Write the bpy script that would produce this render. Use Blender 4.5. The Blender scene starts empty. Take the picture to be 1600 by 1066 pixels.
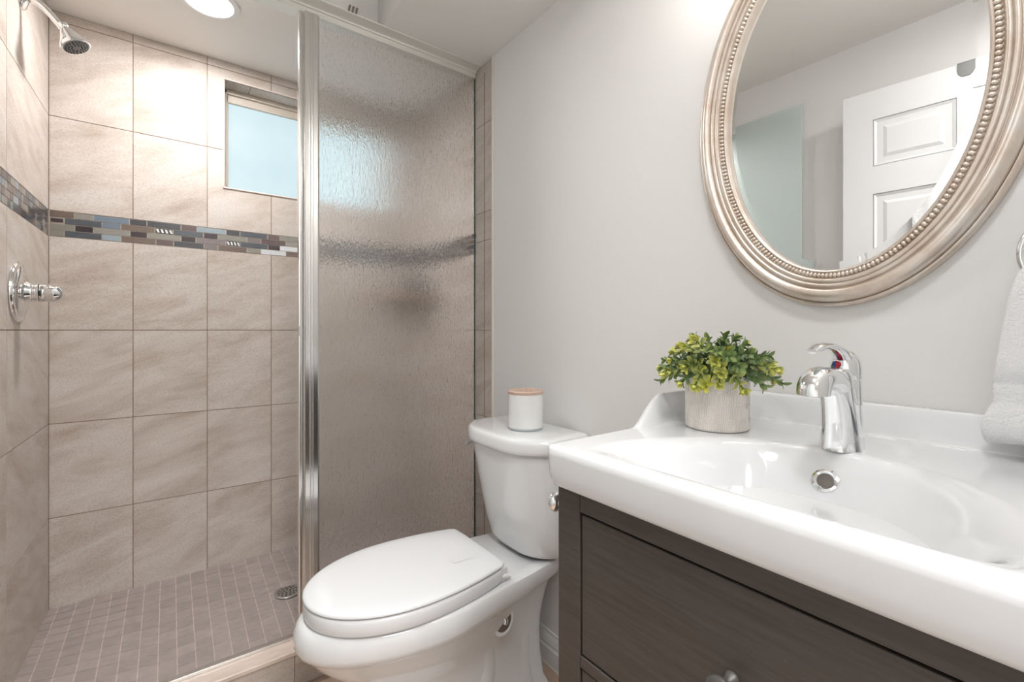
import bpy, bmesh, math, random
from mathutils import Vector, Matrix
R = math.radians
PI = math.pi
random.seed(7)
sc = bpy.context.scene
col = sc.collection

# ------------------------------------------------------------------ camera, world, exposure
cam = bpy.data.cameras.new('camera')
camo = bpy.data.objects.new('camera', cam); col.objects.link(camo)
camo.location = (0, 0, 1.063); camo.rotation_euler = (R(90), 0, R(-36.74))
cam.sensor_width = 36; cam.lens = 716.7 / 1600 * 36; cam.shift_y = -16.5 / 1600
cam.clip_start = 0.01
sc.camera = camo
w = bpy.data.worlds.new('world'); sc.world = w; w.use_nodes = True
w.node_tree.nodes['Background'].inputs[0].default_value = (.75, .85, 1, 1)
w.node_tree.nodes['Background'].inputs[1].default_value = 1.0
sc.view_settings.view_transform = 'Standard'; sc.view_settings.look = 'None'
sc.view_settings.exposure = 0.38; sc.view_settings.gamma = 1
sc.view_settings.use_curve_mapping = False
LW = dict(can=6.6, flush=4.3, hall=48.0, shade=10.0, pane=.76)  # flush and hall drive added fill lamps

# ------------------------------------------------------------------ geometry constants (metres)
XW, XL, YB, YN = .974, -.311, 2.066, -.05
ZC, ZR = 2.094, 2.235          # low ceiling, raised ceiling
FWD = Vector((-math.sin(R(1.04)), -math.cos(R(1.04)), 0))   # left wall runs back from the corner

# ------------------------------------------------------------------ helpers
def tag(o, label=None, cat=None, group=None, kind=None):
    if label: o['label'] = label
    if cat: o['category'] = cat
    if group: o['group'] = group
    if kind: o['kind'] = kind
    return o

def empty(name, loc, label, cat, group=None):
    o = bpy.data.objects.new(name, None); col.objects.link(o)
    o.location = loc; o.empty_display_size = .05
    return tag(o, label, cat, group)

def worldloc(o):
    v = Vector((0, 0, 0))
    while o: v += Vector(o.location); o = o.parent
    return v

def obj(name, bm, mat, parent=None, smooth=True, bevel=0, seg=2, sub=0, angle=40):
    """links a bmesh built in world coordinates as one mesh object"""
    off = worldloc(parent) if parent else Vector((0, 0, 0))
    if off.length: bmesh.ops.translate(bm, vec=-off, verts=bm.verts)
    bmesh.ops.recalc_face_normals(bm, faces=bm.faces)
    me = bpy.data.meshes.new(name); bm.to_mesh(me); bm.free()
    for m in (mat if isinstance(mat, (list, tuple)) else [mat]): me.materials.append(m)
    if smooth:
        for p in me.polygons: p.use_smooth = True
        try: me.set_sharp_from_angle(angle=R(angle))
        except Exception: pass
    o = bpy.data.objects.new(name, me); col.objects.link(o)
    if parent: o.parent = parent
    if bevel:
        b = o.modifiers.new('bevel', 'BEVEL'); b.width = bevel; b.segments = seg
        b.limit_method = 'ANGLE'; b.angle_limit = R(35); b.harden_normals = False
    if sub:
        s = o.modifiers.new('sub', 'SUBSURF'); s.levels = sub; s.render_levels = sub
    return o

def struct(name, bm, mat, parent=None, **k):
    o = obj(name, bm, mat, parent, **k)
    if not parent: o['kind'] = 'structure'
    return o

def BM(): return bmesh.new()

def box(bm, x0, x1, y0, y1, z0, z1):
    v = [bm.verts.new((x, y, z)) for z in (z0, z1) for y in (y0, y1) for x in (x0, x1)]
    for f in ((0,1,3,2),(4,6,7,5),(0,4,5,1),(2,3,7,6),(0,2,6,4),(1,5,7,3)):
        bm.faces.new([v[i] for i in f])
    return bm

def loft(bm, rings, cap0=True, cap1=True, closed=True):
    vs = [[bm.verts.new(p) for p in r] for r in rings]
    n = len(vs[0]); out = []
    for a, b in zip(vs[:-1], vs[1:]):
        for i in range(n if closed else n - 1):
            j = (i + 1) % n
            out.append(bm.faces.new((a[i], a[j], b[j], b[i])))
    if closed and cap0: bm.faces.new(vs[0][::-1])
    if closed and cap1: bm.faces.new(vs[-1])
    return out

def frame_for(axis):
    a = Vector(axis).normalized()
    u = a.cross(Vector((0, 0, 1)) if abs(a.z) < .9 else Vector((1, 0, 0))).normalized()
    return a, u, a.cross(u)

def lathe(bm, origin, axis, prof, seg=32, cap0=True, cap1=True, sc2=1.0):
    """prof: (radius, distance along axis)"""
    a, u, v = frame_for(axis); o = Vector(origin); rings = []
    for r, h in prof:
        rings.append([o + a * h + (u * math.cos(t) + v * math.sin(t) * sc2) * max(r, 1e-5)
                      for t in (2 * PI * i / seg for i in range(seg))])
    loft(bm, rings, cap0, cap1); return bm

def catmull(P, n):
    P = [Vector(p) for p in P]; Q = [P[0] * 2 - P[1]] + P + [P[-1] * 2 - P[-2]]; out = []
    for k in range(1, len(Q) - 2):
        a, b, c, d = Q[k-1:k+3]
        for i in range(n):
            t = i / n
            out.append(.5 * ((2*b) + (c-a)*t + (2*a-5*b+4*c-d)*t*t + (3*b-a-3*c+d)*t**3))
    out.append(P[-1]); return out

def tube(bm, pts, rad, seg=12, n=6, flat=1.0, cap=True, side=None):
    """smooth tube; rad number or per-point list; flat scales the second axis"""
    if not isinstance(rad, (list, tuple)): rad = [rad] * len(pts)
    P4 = catmull(pts, n) if n > 1 else [Vector(p) for p in pts]
    rr = []
    for k in range(len(pts) - 1):
        for i in range(n): rr.append(rad[k] + (rad[k+1] - rad[k]) * (i / n))
    rr.append(rad[-1])
    if n <= 1: rr = list(rad)
    rings = []; u = None
    for i, p in enumerate(P4):
        t = (P4[min(i+1, len(P4)-1)] - P4[max(i-1, 0)]).normalized()
        if u is None:
            u = Vector(side) if side else frame_for(t)[1]
        u = (u - t * u.dot(t)).normalized(); v = t.cross(u)
        rings.append([p + (u * math.cos(a) + v * math.sin(a) * flat) * rr[i]
                      for a in (2 * PI * j / seg for j in range(seg))])
    loft(bm, rings, cap, cap); return bm

def smooth(t):
    t = max(0, min(1, t)); return t * t * (3 - 2 * t)

# ------------------------------------------------------------------ materials
def newmat(name):
    m = bpy.data.materials.new(name); m.use_nodes = True
    return m, m.node_tree, m.node_tree.nodes['Principled BSDF']

def pset(b, **k):
    names = dict(color='Base Color', rough='Roughness', metal='Metallic', spec='Specular IOR Level', coat='Coat Weight',
                 coatr='Coat Roughness', ior='IOR', trans='Transmission Weight', emc='Emission Color', ems='Emission Strength',
                 sss='Subsurface Weight', sheen='Sheen Weight', alpha='Alpha')
    for a, v in k.items():
        if a in ('color', 'emc') and len(v) == 3: v = (*v, 1)
        b.inputs[names[a]].default_value = v

def S(r, g, b):   # 8-bit sRGB to linear
    f = lambda c: (c/255/12.92 if c/255 <= .04045 else ((c/255+.055)/1.055)**2.4)
    return (f(r), f(g), f(b))

def plain(name, color, rough=.5, **k):
    m, nt, b = newmat(name); pset(b, color=color, rough=rough, **k); return m

def nnode(nt, t, **k):
    n = nt.nodes.new(t)
    for a, v in k.items():
        if a in n.inputs: n.inputs[a].default_value = v
        else: setattr(n, a, v)
    return n

def add_bump(nt, b, h, strength=.2, dist=.001):
    bp = nnode(nt, 'ShaderNodeBump', Strength=strength, Distance=dist)
    nt.links.new(h, bp.inputs['Height']); nt.links.new(bp.outputs[0], b.inputs['Normal']); return bp

def coords(nt, scale=(1, 1, 1), rot=(0, 0, 0), rnd=0):
    tc = nt.nodes.new('ShaderNodeTexCoord'); mp = nt.nodes.new('ShaderNodeMapping')
    mp.inputs['Scale'].default_value = scale; mp.inputs['Rotation'].default_value = rot
    src = tc.outputs['Object']
    if any(rot):          # turn first, then stretch
        m0 = nt.nodes.new('ShaderNodeMapping'); m0.inputs['Rotation'].default_value = rot
        mp.inputs['Rotation'].default_value = (0, 0, 0)
        nt.links.new(src, m0.inputs[0]); src = m0.outputs[0]
    nt.links.new(src, mp.inputs[0])
    if rnd:
        at = nnode(nt, 'ShaderNodeAttribute', attribute_name='rnd')
        ma = nnode(nt, 'ShaderNodeVectorMath', operation='MULTIPLY_ADD')
        ma.inputs[1].default_value = (rnd,) * 3
        nt.links.new(at.outputs['Color'], ma.inputs[0]); nt.links.new(mp.outputs[0], ma.inputs[2])
        return ma.outputs[0]
    return mp.outputs[0]

def mix(nt, fac, a, b, mode='MIX'):
    m = nnode(nt, 'ShaderNodeMix', data_type='RGBA', blend_type=mode)
    for sock, v in ((m.inputs[0], fac), (m.inputs[6], a), (m.inputs[7], b)):
        if hasattr(v, 'links') or hasattr(v, 'is_output'): nt.links.new(v, sock)
        else: sock.default_value = v if not isinstance(v, tuple) or len(v) == 4 else (*v, 1)
    return m.outputs[2]

def ramp(nt, src, stops):
    r = nt.nodes.new('ShaderNodeValToRGB'); e = r.color_ramp.elements
    while len(e) < len(stops): e.new(.5)
    for q, (p, c) in zip(e, stops):
        q.position = p; q.color = (*c, 1) if len(c) == 3 else c
    nt.links.new(src, r.inputs[0]); return r.outputs[0]

def stone_tile(name, axis):
    m, nt, b = newmat(name)
    ang = R(19)
    rot = (0, ang, 0) if axis == 'Y' else (ang, 0, 0)
    sca = (4.5, 4.5, 17)
    v = coords(nt, sca, rot, 40)
    n1 = nnode(nt, 'ShaderNodeTexNoise', Scale=1.0, Detail=8.0, Roughness=.62, Distortion=.6); nt.links.new(v, n1.inputs['Vector'])
    v2 = coords(nt, (1.2, 1.2, 3.4), rot, 40)
    n2 = nnode(nt, 'ShaderNodeTexNoise', Scale=2.2, Detail=4.0, Roughness=.55, Distortion=1.2); nt.links.new(v2, n2.inputs['Vector'])
    v3 = coords(nt, (60, 60, 130), rot, 40)
    n3 = nnode(nt, 'ShaderNodeTexNoise', Scale=3.0, Detail=5.0, Roughness=.75); nt.links.new(v3, n3.inputs['Vector'])
    c1 = ramp(nt, n1.outputs[0], [(.28, S(168, 152, 140)), (.41, S(190, 178, 169)), (.54, S(206, 197, 190)), (.74, S(214, 208, 203))])
    c2 = ramp(nt, n2.outputs[0], [(.34, S(182, 167, 155)), (.5, S(203, 192, 183)), (.66, S(211, 203, 197))])
    c = mix(nt, .42, c1, c2)
    sp = ramp(nt, n3.outputs[0], [(.36, (.62, .59, .57)), (.5, (.96, .96, .96)), (.75, (1.04, 1.04, 1.04))])
    c = mix(nt, .7, c, sp, 'MULTIPLY')
    nt.links.new(c, b.inputs['Base Color'])
    pset(b, rough=.5, spec=.3)
    add_bump(nt, b, n3.outputs[0], .18, .0006)
    return m

def attr_mat(name, rough, spec=.5, noise=.3, scale=(60, 60, 200), metal=0):
    m, nt, b = newmat(name)
    at = nnode(nt, 'ShaderNodeAttribute', attribute_name='tint')
    v = coords(nt, scale); n = nnode(nt, 'ShaderNodeTexNoise', Scale=1.5, Detail=5.0, Roughness=.7); nt.links.new(v, n.inputs['Vector'])
    g = ramp(nt, n.outputs[0], [(.25, (.62,) * 3), (.5, (1,) * 3), (.8, (1.35,) * 3)])
    nt.links.new(mix(nt, noise, at.outputs['Color'], mix(nt, 1.0, at.outputs['Color'], g, 'MULTIPLY')), b.inputs['Base Color'])
    pset(b, rough=rough, spec=spec, metal=metal)
    add_bump(nt, b, n.outputs[0], .2, .001)
    return m

def painted(name, color, rough=.55, bumps=.25):
    m, nt, b = newmat(name)
    v = coords(nt, (1, 1, 1))
    n = nnode(nt, 'ShaderNodeTexNoise', Scale=55.0, Detail=3.0, Roughness=.5, Distortion=.8); nt.links.new(v, n.inputs['Vector'])
    n2 = nnode(nt, 'ShaderNodeTexNoise', Scale=14.0, Detail=5.0, Roughness=.6, Distortion=1.5); nt.links.new(v, n2.inputs['Vector'])
    h = ramp(nt, n2.outputs[0], [(.5, (0,) * 3), (.66, (1,) * 3)])
    hh = mix(nt, .5, n.outputs[0], h)
    pset(b, color=color, rough=rough, spec=.35)
    add_bump(nt, b, hh, bumps, .0012)
    return m

def chrome_mat(name='chrome', color=(.86, .87, .88), rough=.07):
    return plain(name, color, rough, metal=1.0)

def dark_wood(name):
    m, nt, b = newmat(name)
    v = coords(nt, (90, 5, 90))
    n = nnode(nt, 'ShaderNodeTexNoise', Scale=2.0, Detail=6.0, Roughness=.65); nt.links.new(v, n.inputs['Vector'])
    v2 = coords(nt, (3, 3, 3)); n2 = nnode(nt, 'ShaderNodeTexNoise', Scale=2.0, Detail=2.0); nt.links.new(v2, n2.inputs['Vector'])
    c = ramp(nt, n.outputs[0], [(.25, S(64, 57, 52)), (.5, S(74, 67, 62)), (.75, S(84, 77, 71))])
    v3 = coords(nt, (130, 130, 130)); n3 = nnode(nt, 'ShaderNodeTexVoronoi', Scale=.45); nt.links.new(v3, n3.inputs['Vector'])
    sp = ramp(nt, n3.outputs[0], [(.0, (.55,) * 3), (.035, (.30,) * 3), (.05, (0,) * 3)])
    n4 = nnode(nt, 'ShaderNodeTexNoise', Scale=6.0, Detail=1.0); nt.links.new(coords(nt), n4.inputs['Vector'])
    gate = ramp(nt, n4.outputs[0], [(.56, (0,) * 3), (.62, (1,) * 3)])
    f = mix(nt, 1.0, sp, gate, 'MULTIPLY')
    c = mix(nt, f, c, S(170, 160, 150))
    nt.links.new(c, b.inputs['Base Color']); pset(b, rough=.38, spec=.5)
    add_bump(nt, b, n.outputs[0], .12, .0006)
    return m

M = {}
M['tile_back'] = stone_tile('beige stone tile', 'Y')
M['tile_side'] = stone_tile('beige stone tile side', 'X')
M['grout'] = plain('brown grout', S(150, 128, 110), .85)
M['grout_light'] = plain('light grout', S(205, 190, 180), .85)
M['mosaic'] = attr_mat('glass and stone mosaic', .16, .6, .5)
M['floor_mosaic'] = attr_mat('taupe floor mosaic', .45, .4, .35, (25, 25, 25))
M['wall'] = painted('warm grey wall paint', S(228, 227, 225))
M['ceil'] = painted('warm white ceiling paint', S(236, 234, 231), .7, .15)
M['white'] = plain('white semi gloss paint', S(236, 236, 236), .35)
M['doorwhite'] = plain('white door paint', S(218, 218, 218), .4)
M['caulk'] = plain('cream caulk trim', S(226, 218, 208), .45)
M['marble'] = attr_mat('cream marble threshold', .3, .5, .5, (8, 30, 30))
M['chrome'] = chrome_mat()
M['alu'] = chrome_mat('polished aluminium', (.80, .79, .78), .16)
M['alu_head'] = plain('satin aluminium', (.74, .72, .68), .34, metal=.3)
M['nickel'] = chrome_mat('brushed nickel', (.62, .62, .61), .3)
M['dark'] = plain('dark recess', (.02, .02, .02), .6)
M['porcelain'] = plain('white porcelain', S(232, 233, 234), .09, coat=.6, coatr=.03, spec=.5)
M['ceramic'] = plain('white glazed ceramic', S(224, 225, 227), .07, coat=.6, coatr=.03)
M['plastic'] = plain('white seat plastic', S(232, 233, 235), .22)
M['wood'] = dark_wood('black brown stained wood')
M['knob'] = plain('grey pewter knob', S(120, 118, 115), .38, metal=.7)
M['black'] = plain('black gap', (.004, .004, .004), .8)
M['copper'] = plain('rose copper lid', S(214, 186, 170), .38, metal=.3)
M['wax'] = plain('white wax', S(240, 240, 240), .6, sss=.2)
M['rubber'] = plain('dark rubber', (.03, .03, .03), .6)
M['soil'] = plain('dark soil', (.03, .025, .02), .9)
M['bottle'] = plain('dark bottle plastic', S(45, 45, 48), .3)
M['vent'] = plain('grey brown vent slat', S(140, 130, 122), .5)
M['hallwall'] = plain('hall paint', S(225, 224, 222), .7)
M['hallfloor'] = plain('hall carpet', S(150, 138, 122), .95)

def emit(name, color, strength):
    m, nt, b = newmat(name); pset(b, color=(.9, .9, .9), rough=.5, emc=color, ems=strength); return m
M['lamp'] = emit('glowing lamp lens', (1, .97, .92), 14)
M['shade'] = emit('glowing frosted shade', (1, .97, .93), LW['shade'])
M['flush'] = emit('glowing added fill lens', (1, .96, .91), 5)

def frosted_pane():
    m, nt, b = newmat('frosted daylight pane')
    v = coords(nt, (1, 1, 1)); n = nnode(nt, 'ShaderNodeTexNoise', Scale=5.0, Detail=2.0); nt.links.new(v, n.inputs['Vector'])
    c = ramp(nt, n.outputs[0], [(.3, S(196, 221, 228)), (.7, S(210, 231, 236))])
    nt.links.new(c, b.inputs['Emission Color']); pset(b, color=(.06, .07, .075), rough=.5, spec=.2, ems=LW['pane'])
    return m
M['pane'] = frosted_pane()

def rain_glass(name, tint, strength=1.0, rough=.055):
    m, nt, b = newmat(name)
    v = coords(nt, (230, 230, 75))
    n = nnode(nt, 'ShaderNodeTexNoise', Scale=1.0, Detail=2.5, Roughness=.5, Distortion=1.2); nt.links.new(v, n.inputs['Vector'])
    v2 = coords(nt, (105, 105, 34))
    n2 = nnode(nt, 'ShaderNodeTexNoise', Scale=1.0, Detail=2.0, Roughness=.5, Distortion=.8); nt.links.new(v2, n2.inputs['Vector'])
    h = mix(nt, .55, n.outputs[0], n2.outputs[0])
    pset(b, color=tint, rough=rough, trans=1.0, ior=1.45)
    add_bump(nt, b, h, strength, .0032)
    return m
M['rain'] = rain_glass('rain textured glass', (.995, 1.0, 1.0))
def obscure_green():
    m, nt, b = newmat('pale green obscure glass')
    v = coords(nt, (230, 230, 75)); n = nnode(nt, 'ShaderNodeTexNoise', Scale=1.0, Detail=2.5, Distortion=1.2); nt.links.new(v, n.inputs['Vector'])
    pset(b, color=S(232, 241, 239), rough=.25); add_bump(nt, b, n.outputs[0], .7, .002)
    tr = nnode(nt, 'ShaderNodeBsdfTransparent'); tr.inputs[0].default_value = (*S(244, 250, 249), 1)
    mx = nt.nodes.new('ShaderNodeMixShader'); mx.inputs[0].default_value = .55
    nt.links.new(tr.outputs[0], mx.inputs[1]); nt.links.new(b.outputs[0], mx.inputs[2])
    nt.links.new(mx.outputs[0], nt.nodes['Material Output'].inputs[0]); return m
M['rain_green'] = obscure_green()
M['edge'] = plain('blue green glass edge', S(88, 118, 124), .15)
def clearish():
    m, nt, b = newmat('milky candle glass'); pset(b, color=S(234, 234, 233), rough=.1, coat=.5); return m
M['jar'] = clearish()

def frame_mat():
    m, nt, b = newmat('champagne silver leaf')
    v = coords(nt, (9, 9, 9)); n = nnode(nt, 'ShaderNodeTexNoise', Scale=1.5, Detail=6.0, Roughness=.65); nt.links.new(v, n.inputs['Vector'])
    at = nnode(nt, 'ShaderNodeAttribute', attribute_name='tint')
    c = ramp(nt, n.outputs[0], [(.3, S(206, 188, 172)), (.5, S(222, 210, 199)), (.7, S(232, 226, 220))])
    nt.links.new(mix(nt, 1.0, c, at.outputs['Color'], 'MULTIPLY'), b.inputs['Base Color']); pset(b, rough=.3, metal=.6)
    return m
M['frame'] = frame_mat()
M['mirror'] = plain('silvered mirror glass', (.93, .935, .93), .0, metal=1.0)

def towel_mat():
    m, nt, b = newmat('white terry cloth')
    v = coords(nt, (1, 1, 1)); n = nnode(nt, 'ShaderNodeTexNoise', Scale=300.0, Detail=3.0, Roughness=.7); nt.links.new(v, n.inputs['Vector'])
    n2 = nnode(nt, 'ShaderNodeTexNoise', Scale=60.0, Detail=3.0); nt.links.new(v, n2.inputs['Vector'])
    pset(b, color=S(240, 240, 241), rough=.95, spec=.1, sheen=.4)
    add_bump(nt, b, mix(nt, .4, n.outputs[0], n2.outputs[0]), 1.0, .006)
    return m
M['towel'] = towel_mat()

def leaf_mat():
    m, nt, b = newmat('leaf green')
    at = nnode(nt, 'ShaderNodeAttribute', attribute_name='tint')
    nt.links.new(at.outputs['Color'], b.inputs['Base Color']); pset(b, rough=.42, spec=.4)
    return m
M['leaf'] = leaf_mat()
def pot_mat():
    m, nt, b = newmat('embossed stoneware')
    at = nnode(nt, 'ShaderNodeAttribute', attribute_name='tint')
    nt.links.new(at.outputs['Color'], b.inputs['Base Color']); pset(b, rough=.5, spec=.4)
    return m
M['pot'] = pot_mat()

def floor_tile_mat():
    m, nt, b = newmat('beige floor tile')
    br = nnode(nt, 'ShaderNodeTexBrick', offset=0.0, Scale=1.0)
    br.inputs['Mortar Size'].default_value = .002; br.inputs['Brick Width'].default_value = .32; br.inputs['Row Height'].default_value = .32
    br.inputs['Color1'].default_value = (*S(200, 176, 158), 1); br.inputs['Color2'].default_value = (*S(192, 168, 150), 1)
    br.inputs['Mortar'].default_value = (*S(160, 140, 125), 1)
    nt.links.new(coords(nt), br.inputs['Vector'])
    n = nnode(nt, 'ShaderNodeTexNoise', Scale=14.0, Detail=6.0, Roughness=.65); nt.links.new(coords(nt), n.inputs['Vector'])
    g = ramp(nt, n.outputs[0], [(.3, (.8, .78, .76)), (.7, (1.05, 1.05, 1.05))])
    nt.links.new(mix(nt, 1.0, br.outputs[0], g, 'MULTIPLY'), b.inputs['Base Color']); pset(b, rough=.4)
    return m
M['floor'] = floor_tile_mat()

# ------------------------------------------------------------------ tiled walls
def minus(rect, hole):
    """rect minus hole, as rectangles (u0,u1,v0,v1)"""
    u0, u1, v0, v1 = rect; a0, a1, b0, b1 = hole
    if a0 >= u1 or a1 <= u0 or b0 >= v1 or b1 <= v0: return [rect]
    out = []
    if b0 > v0: out.append((u0, u1, v0, b0))
    if b1 < v1: out.append((u0, u1, b1, v1))
    m0, m1 = max(v0, b0), min(v1, b1)
    if a0 > u0: out.append((u0, a0, m0, m1))
    if a1 < u1: out.append((a1, u1, m0, m1))
    return out

def plate(bm, O, U, N, rect, n0, n1, layer=None, colr=None):
    u0, u1, v0, v1 = rect; Z = Vector((0, 0, 1)); v = []
    for n in (n0, n1):
        for vv in (v0, v1):
            for u in (u0, u1): v.append(bm.verts.new(O + U * u + Z * vv + N * n))
    fs = [bm.faces.new([v[i] for i in f]) for f in ((0,1,3,2),(4,6,7,5),(0,4,5,1),(2,3,7,6),(0,2,6,4),(1,5,7,3))]
    if layer is not None:
        for f in fs:
            for l in f.loops: l[layer] = colr
    return fs

def tile_field(name, O, U, N, us, vs, mat, parent, hole=None, gap=.0013, skip=()):
    bm = BM(); lay = bm.loops.layers.float_color.new('rnd')
    rg = random.Random(hash(name) % 997 if False else len(us) * 31 + int(abs(vs[0]) * 100))
    for i in range(len(us) - 1):
        for j in range(len(vs) - 1):
            if (i, j) in skip: continue
            c = (rg.random(), rg.random(), rg.random(), 1)
            rect = (us[i] + gap, us[i+1] - gap, vs[j] + gap, vs[j+1] - gap)
            for r in (minus(rect, hole) if hole else [rect]):
                plate(bm, O, U, N, r, -.002, .0, lay, c)
    return obj(name, bm, mat, parent, smooth=False)

VLOW = [.06, .459, .762, 1.064, 1.3675]; VHIGH = [1.4495, 1.754, 2.064, 2.094]
Ux, Uy = Vector((1, 0, 0)), Vector((0, -1, 0))
WIN = (.169 + .311, .815 + .311, 1.613, 2.024)

# back wall core with the window opening
OB = Vector((XL, YB, 0)); NB = Vector((0, -1, 0))
bm = BM()
for r in minus((-.12, XW - XL + .1, 0, 2.3), WIN): plate(bm, OB, Ux, NB, r, -.16, -.0017)
wall_back = struct('wall_back', bm, M['grout'], smooth=False)
us = [0, .209, .4245, .640, .8555, 1.071, 1.285]
tile_field('tile_field', OB, Ux, NB, us, VLOW, M['tile_back'], wall_back)
tile_field('tile_field', OB, Ux, NB, us, VHIGH, M['tile_back'], wall_back, hole=WIN)

# left shower wall (very slightly out of square) and right one
OL = Vector((XL, YB, 0)); NL = Vector((math.cos(R(1.04)), -math.sin(R(1.04)), 0))
bm = BM(); plate(bm, OL, FWD, NL, (-.12, .640, 0, 2.3), -.1, -.0017)
wall_shower_left = struct('wall_left', bm, M['grout'], smooth=False)
tile_field('tile_field', OL, FWD, NL, [0.001, .431, .64], VLOW, M['tile_side'], wall_shower_left)
tile_field('tile_field', OL, FWD, NL, [0.001, .431, .64], VHIGH, M['tile_side'], wall_shower_left)
OR = Vector((XW, YB, 0)); NR = Vector((-1, 0, 0))
bm = BM(); plate(bm, OR, Uy, NR, (-.12, .640, 0, 2.3), -.1, -.0017)
wall_shower_right = struct('wall_right', bm, M['grout'], smooth=False)
tile_field('tile_field', OR, Uy, NR, [0, .2155, .431, .52], VLOW, M['tile_side'], wall_shower_right)
tile_field('tile_field', OR, Uy, NR, [0, .2155, .431, .52], VHIGH, M['tile_side'], wall_shower_right)
tile_field('tile_field', OR, Uy, NR, [.52, .640], [0, .42, .731, 1.064, 1.410, 1.521, 1.860, 2.094], M['tile_side'], wall_shower_right)
bm = BM(); plate(bm, OR, Uy, NR, (.581, .585, 0, 2.06), -.001, .0006)
obj('caulk_line', bm, plain('stained caulk', S(150, 122, 98), .8), wall_shower_right, smooth=False)

# mosaic band
BR, TA, BL, CH, SL, MA, OLV, LB, MV, DK, WH, DE = [S(*c) for c in ((112, 97, 88), (146, 142, 136), (110, 122, 134), (70, 70, 74), (80, 84, 90),
    (98, 82, 80), (134, 131, 122), (140, 153, 160), (124, 115, 114), (60, 50, 53), (205, 208, 212), (180, 168, 155))]
X1 = [247, 372, 468, 648, 735, 905, 985, 1130, 1200, 1338, 1400, 1520]
X2 = [247, 322, 510, 605, 775, 865, 1018, 1090, 1235, 1305, 1430, 1560]
X3 = [247, 375, 467, 650, 737, 905, 980, 1130, 1200, 1340, 1400, 1530]
X4 = [247, 322, 510, 605, 780, 868, 1020, 1090, 1235, 1305, 1430, 1560]
C1 = [BR, TA, BL, CH, CH, MA, LB, CH, SL, MA, OLV]
C2 = [DK, SL, BL, BR, DE, SL, DK, OLV, MV, MA, TA]
C3 = [OLV, DK, TA, DK, OLV, DK, MV, DE, SL, DK, WH]
C4 = [OLV, SL, LB, BR, MA, CH, MV, BR, OLV, WH, BR]
def px2u(px):
    x = px / 3.2; t = (x - 800) / 716.7; th = R(36.74)
    return YB * math.tan(th + math.atan(t)) - XL
def mosaic(name, O, U, N, u_end, explicit, parent, seed):
    rg = random.Random(seed); bm = BM(); lay = bm.loops.layers.float_color.new('tint')
    plate(bm, O, U, N, (0, u_end, 1.3675, 1.4495), -.002, -.0012, lay, (*S(190, 178, 166), 1))
    pal = [BR, TA, BL, CH, SL, MA, OLV, LB, MV, DK, CH, SL, OLV]
    h = .0820 / 4
    for r in range(4):
        v1 = 1.4495 - r * h; v0 = v1 - h
        if explicit:
            xs, cs = ((X1, C1), (X2, C2), (X3, C3), (X4, C4))[r]
            ed = [max(0, px2u(x)) for x in xs]; cols = list(cs)
        else: ed = [0]; cols = []
        k = r
        while ed[-1] < u_end:
            k += 1; L = (.047, .0235, .047, .0235, .0235, .047, .0235)[(k + r * 3) % 7]
            if explicit: L = (.055, .031)[k % 2]
            ed.append(ed[-1] + L); cols.append(rg.choice(pal))
        for a, b_, c in zip(ed[:-1], ed[1:], cols):
            b_ = min(b_, u_end)
            if b_ - a < .004: continue
            q = rg.uniform(.88, 1.12); cc = tuple(min(1, x * q) for x in c)
            g = .0011
            if c is DE:      # striped liner piece
                plate(bm, O, U, N, (a + g, b_ - g, v0 + g, v1 - g), -.0015, -.0003, lay, (*S(60, 62, 70), 1))
                n = 4
                for s_ in range(n):
                    w0 = a + g + (b_ - a - 2 * g) * (s_ + .15) / n; ww = (b_ - a) / n * .5
                    Z = Vector((0, 0, 1)); sk = .004
                    vv = [bm.verts.new(O + U * (w0 + dx) + Z * z_ + N * .0001) for dx, z_ in ((sk, v0 + .004), (sk + ww, v0 + .004), (ww, v1 - .004), (0, v1 - .004))]
                    f = bm.faces.new(vv)
                    for l in f.loops: l[lay] = (*S(225, 222, 216), 1)
            elif c is DK and (b_ - a) < .04 and r in (2, 1):
                plate(bm, O, U, N, (a + g, b_ - g, v0 + g, v1 - g), -.0015, -.0006, lay, (*S(165, 148, 138), 1))
                plate(bm, O, U, N, (a + .003, b_ - .003, v0 + .005, v1 - .004), -.0012, .0003, lay, (*c, 1))
            else:
                plate(bm, O, U, N, (a + g, b_ - g, v0 + g, v1 - g), -.0015, .0, lay, (*cc, 1))
    return obj(name, bm, M['mosaic'], parent, smooth=False)
mosaic('mosaic_band', OB, Ux, NB, 1.285, True, wall_back, 3)
mosaic('mosaic_band', OL, FWD, NL, .64, False, wall_shower_left, 5)
mosaic('mosaic_band', OR, Uy, NR, .52, False, wall_shower_right, 9)

# painted walls
bm = BM(); yl = YB - .64 * math.cos(R(1.04)); xl = XL - .64 * math.sin(R(1.04))
p0 = Vector((xl, yl, 0)); plate(bm, p0, FWD, NL, (0, yl - YN + .12, 0, 2.4), -.1, -.0005)
struct('wall_left', bm, M['wall'], smooth=False)
bm = BM(); box(bm, XW - .0, XW + .1, YN - .12, 1.426, 0, 2.4)
struct('wall_right', bm, M['wall'], smooth=False)
DX0, DX1, DH = -.285, .455, 2.0
bm = BM(); box(bm, -.45, DX0, YN - .12, YN, 0, 2.4); box(bm, DX1, XW, YN - .12, YN, 0, 2.4); box(bm, DX0, DX1, YN - .12, YN, DH, 2.4)
struct('wall_near', bm, M['wall'], smooth=False)
bm = BM()
for x0, x1 in ((DX0 - .06, DX0), (DX1, DX1 + .02)): box(bm, x0, x1, YN, YN + .012, 0, DH + .06)
box(bm, DX0, DX1, YN, YN + .012, DH, DH + .06)
for x0, x1 in ((DX0, DX0 + .012), (DX1 - .012, DX1)): box(bm, x0, x1, YN - .12, YN, 0, DH)
struct('trim_2', bm, M['white'], smooth=False, bevel=.002)

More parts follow.
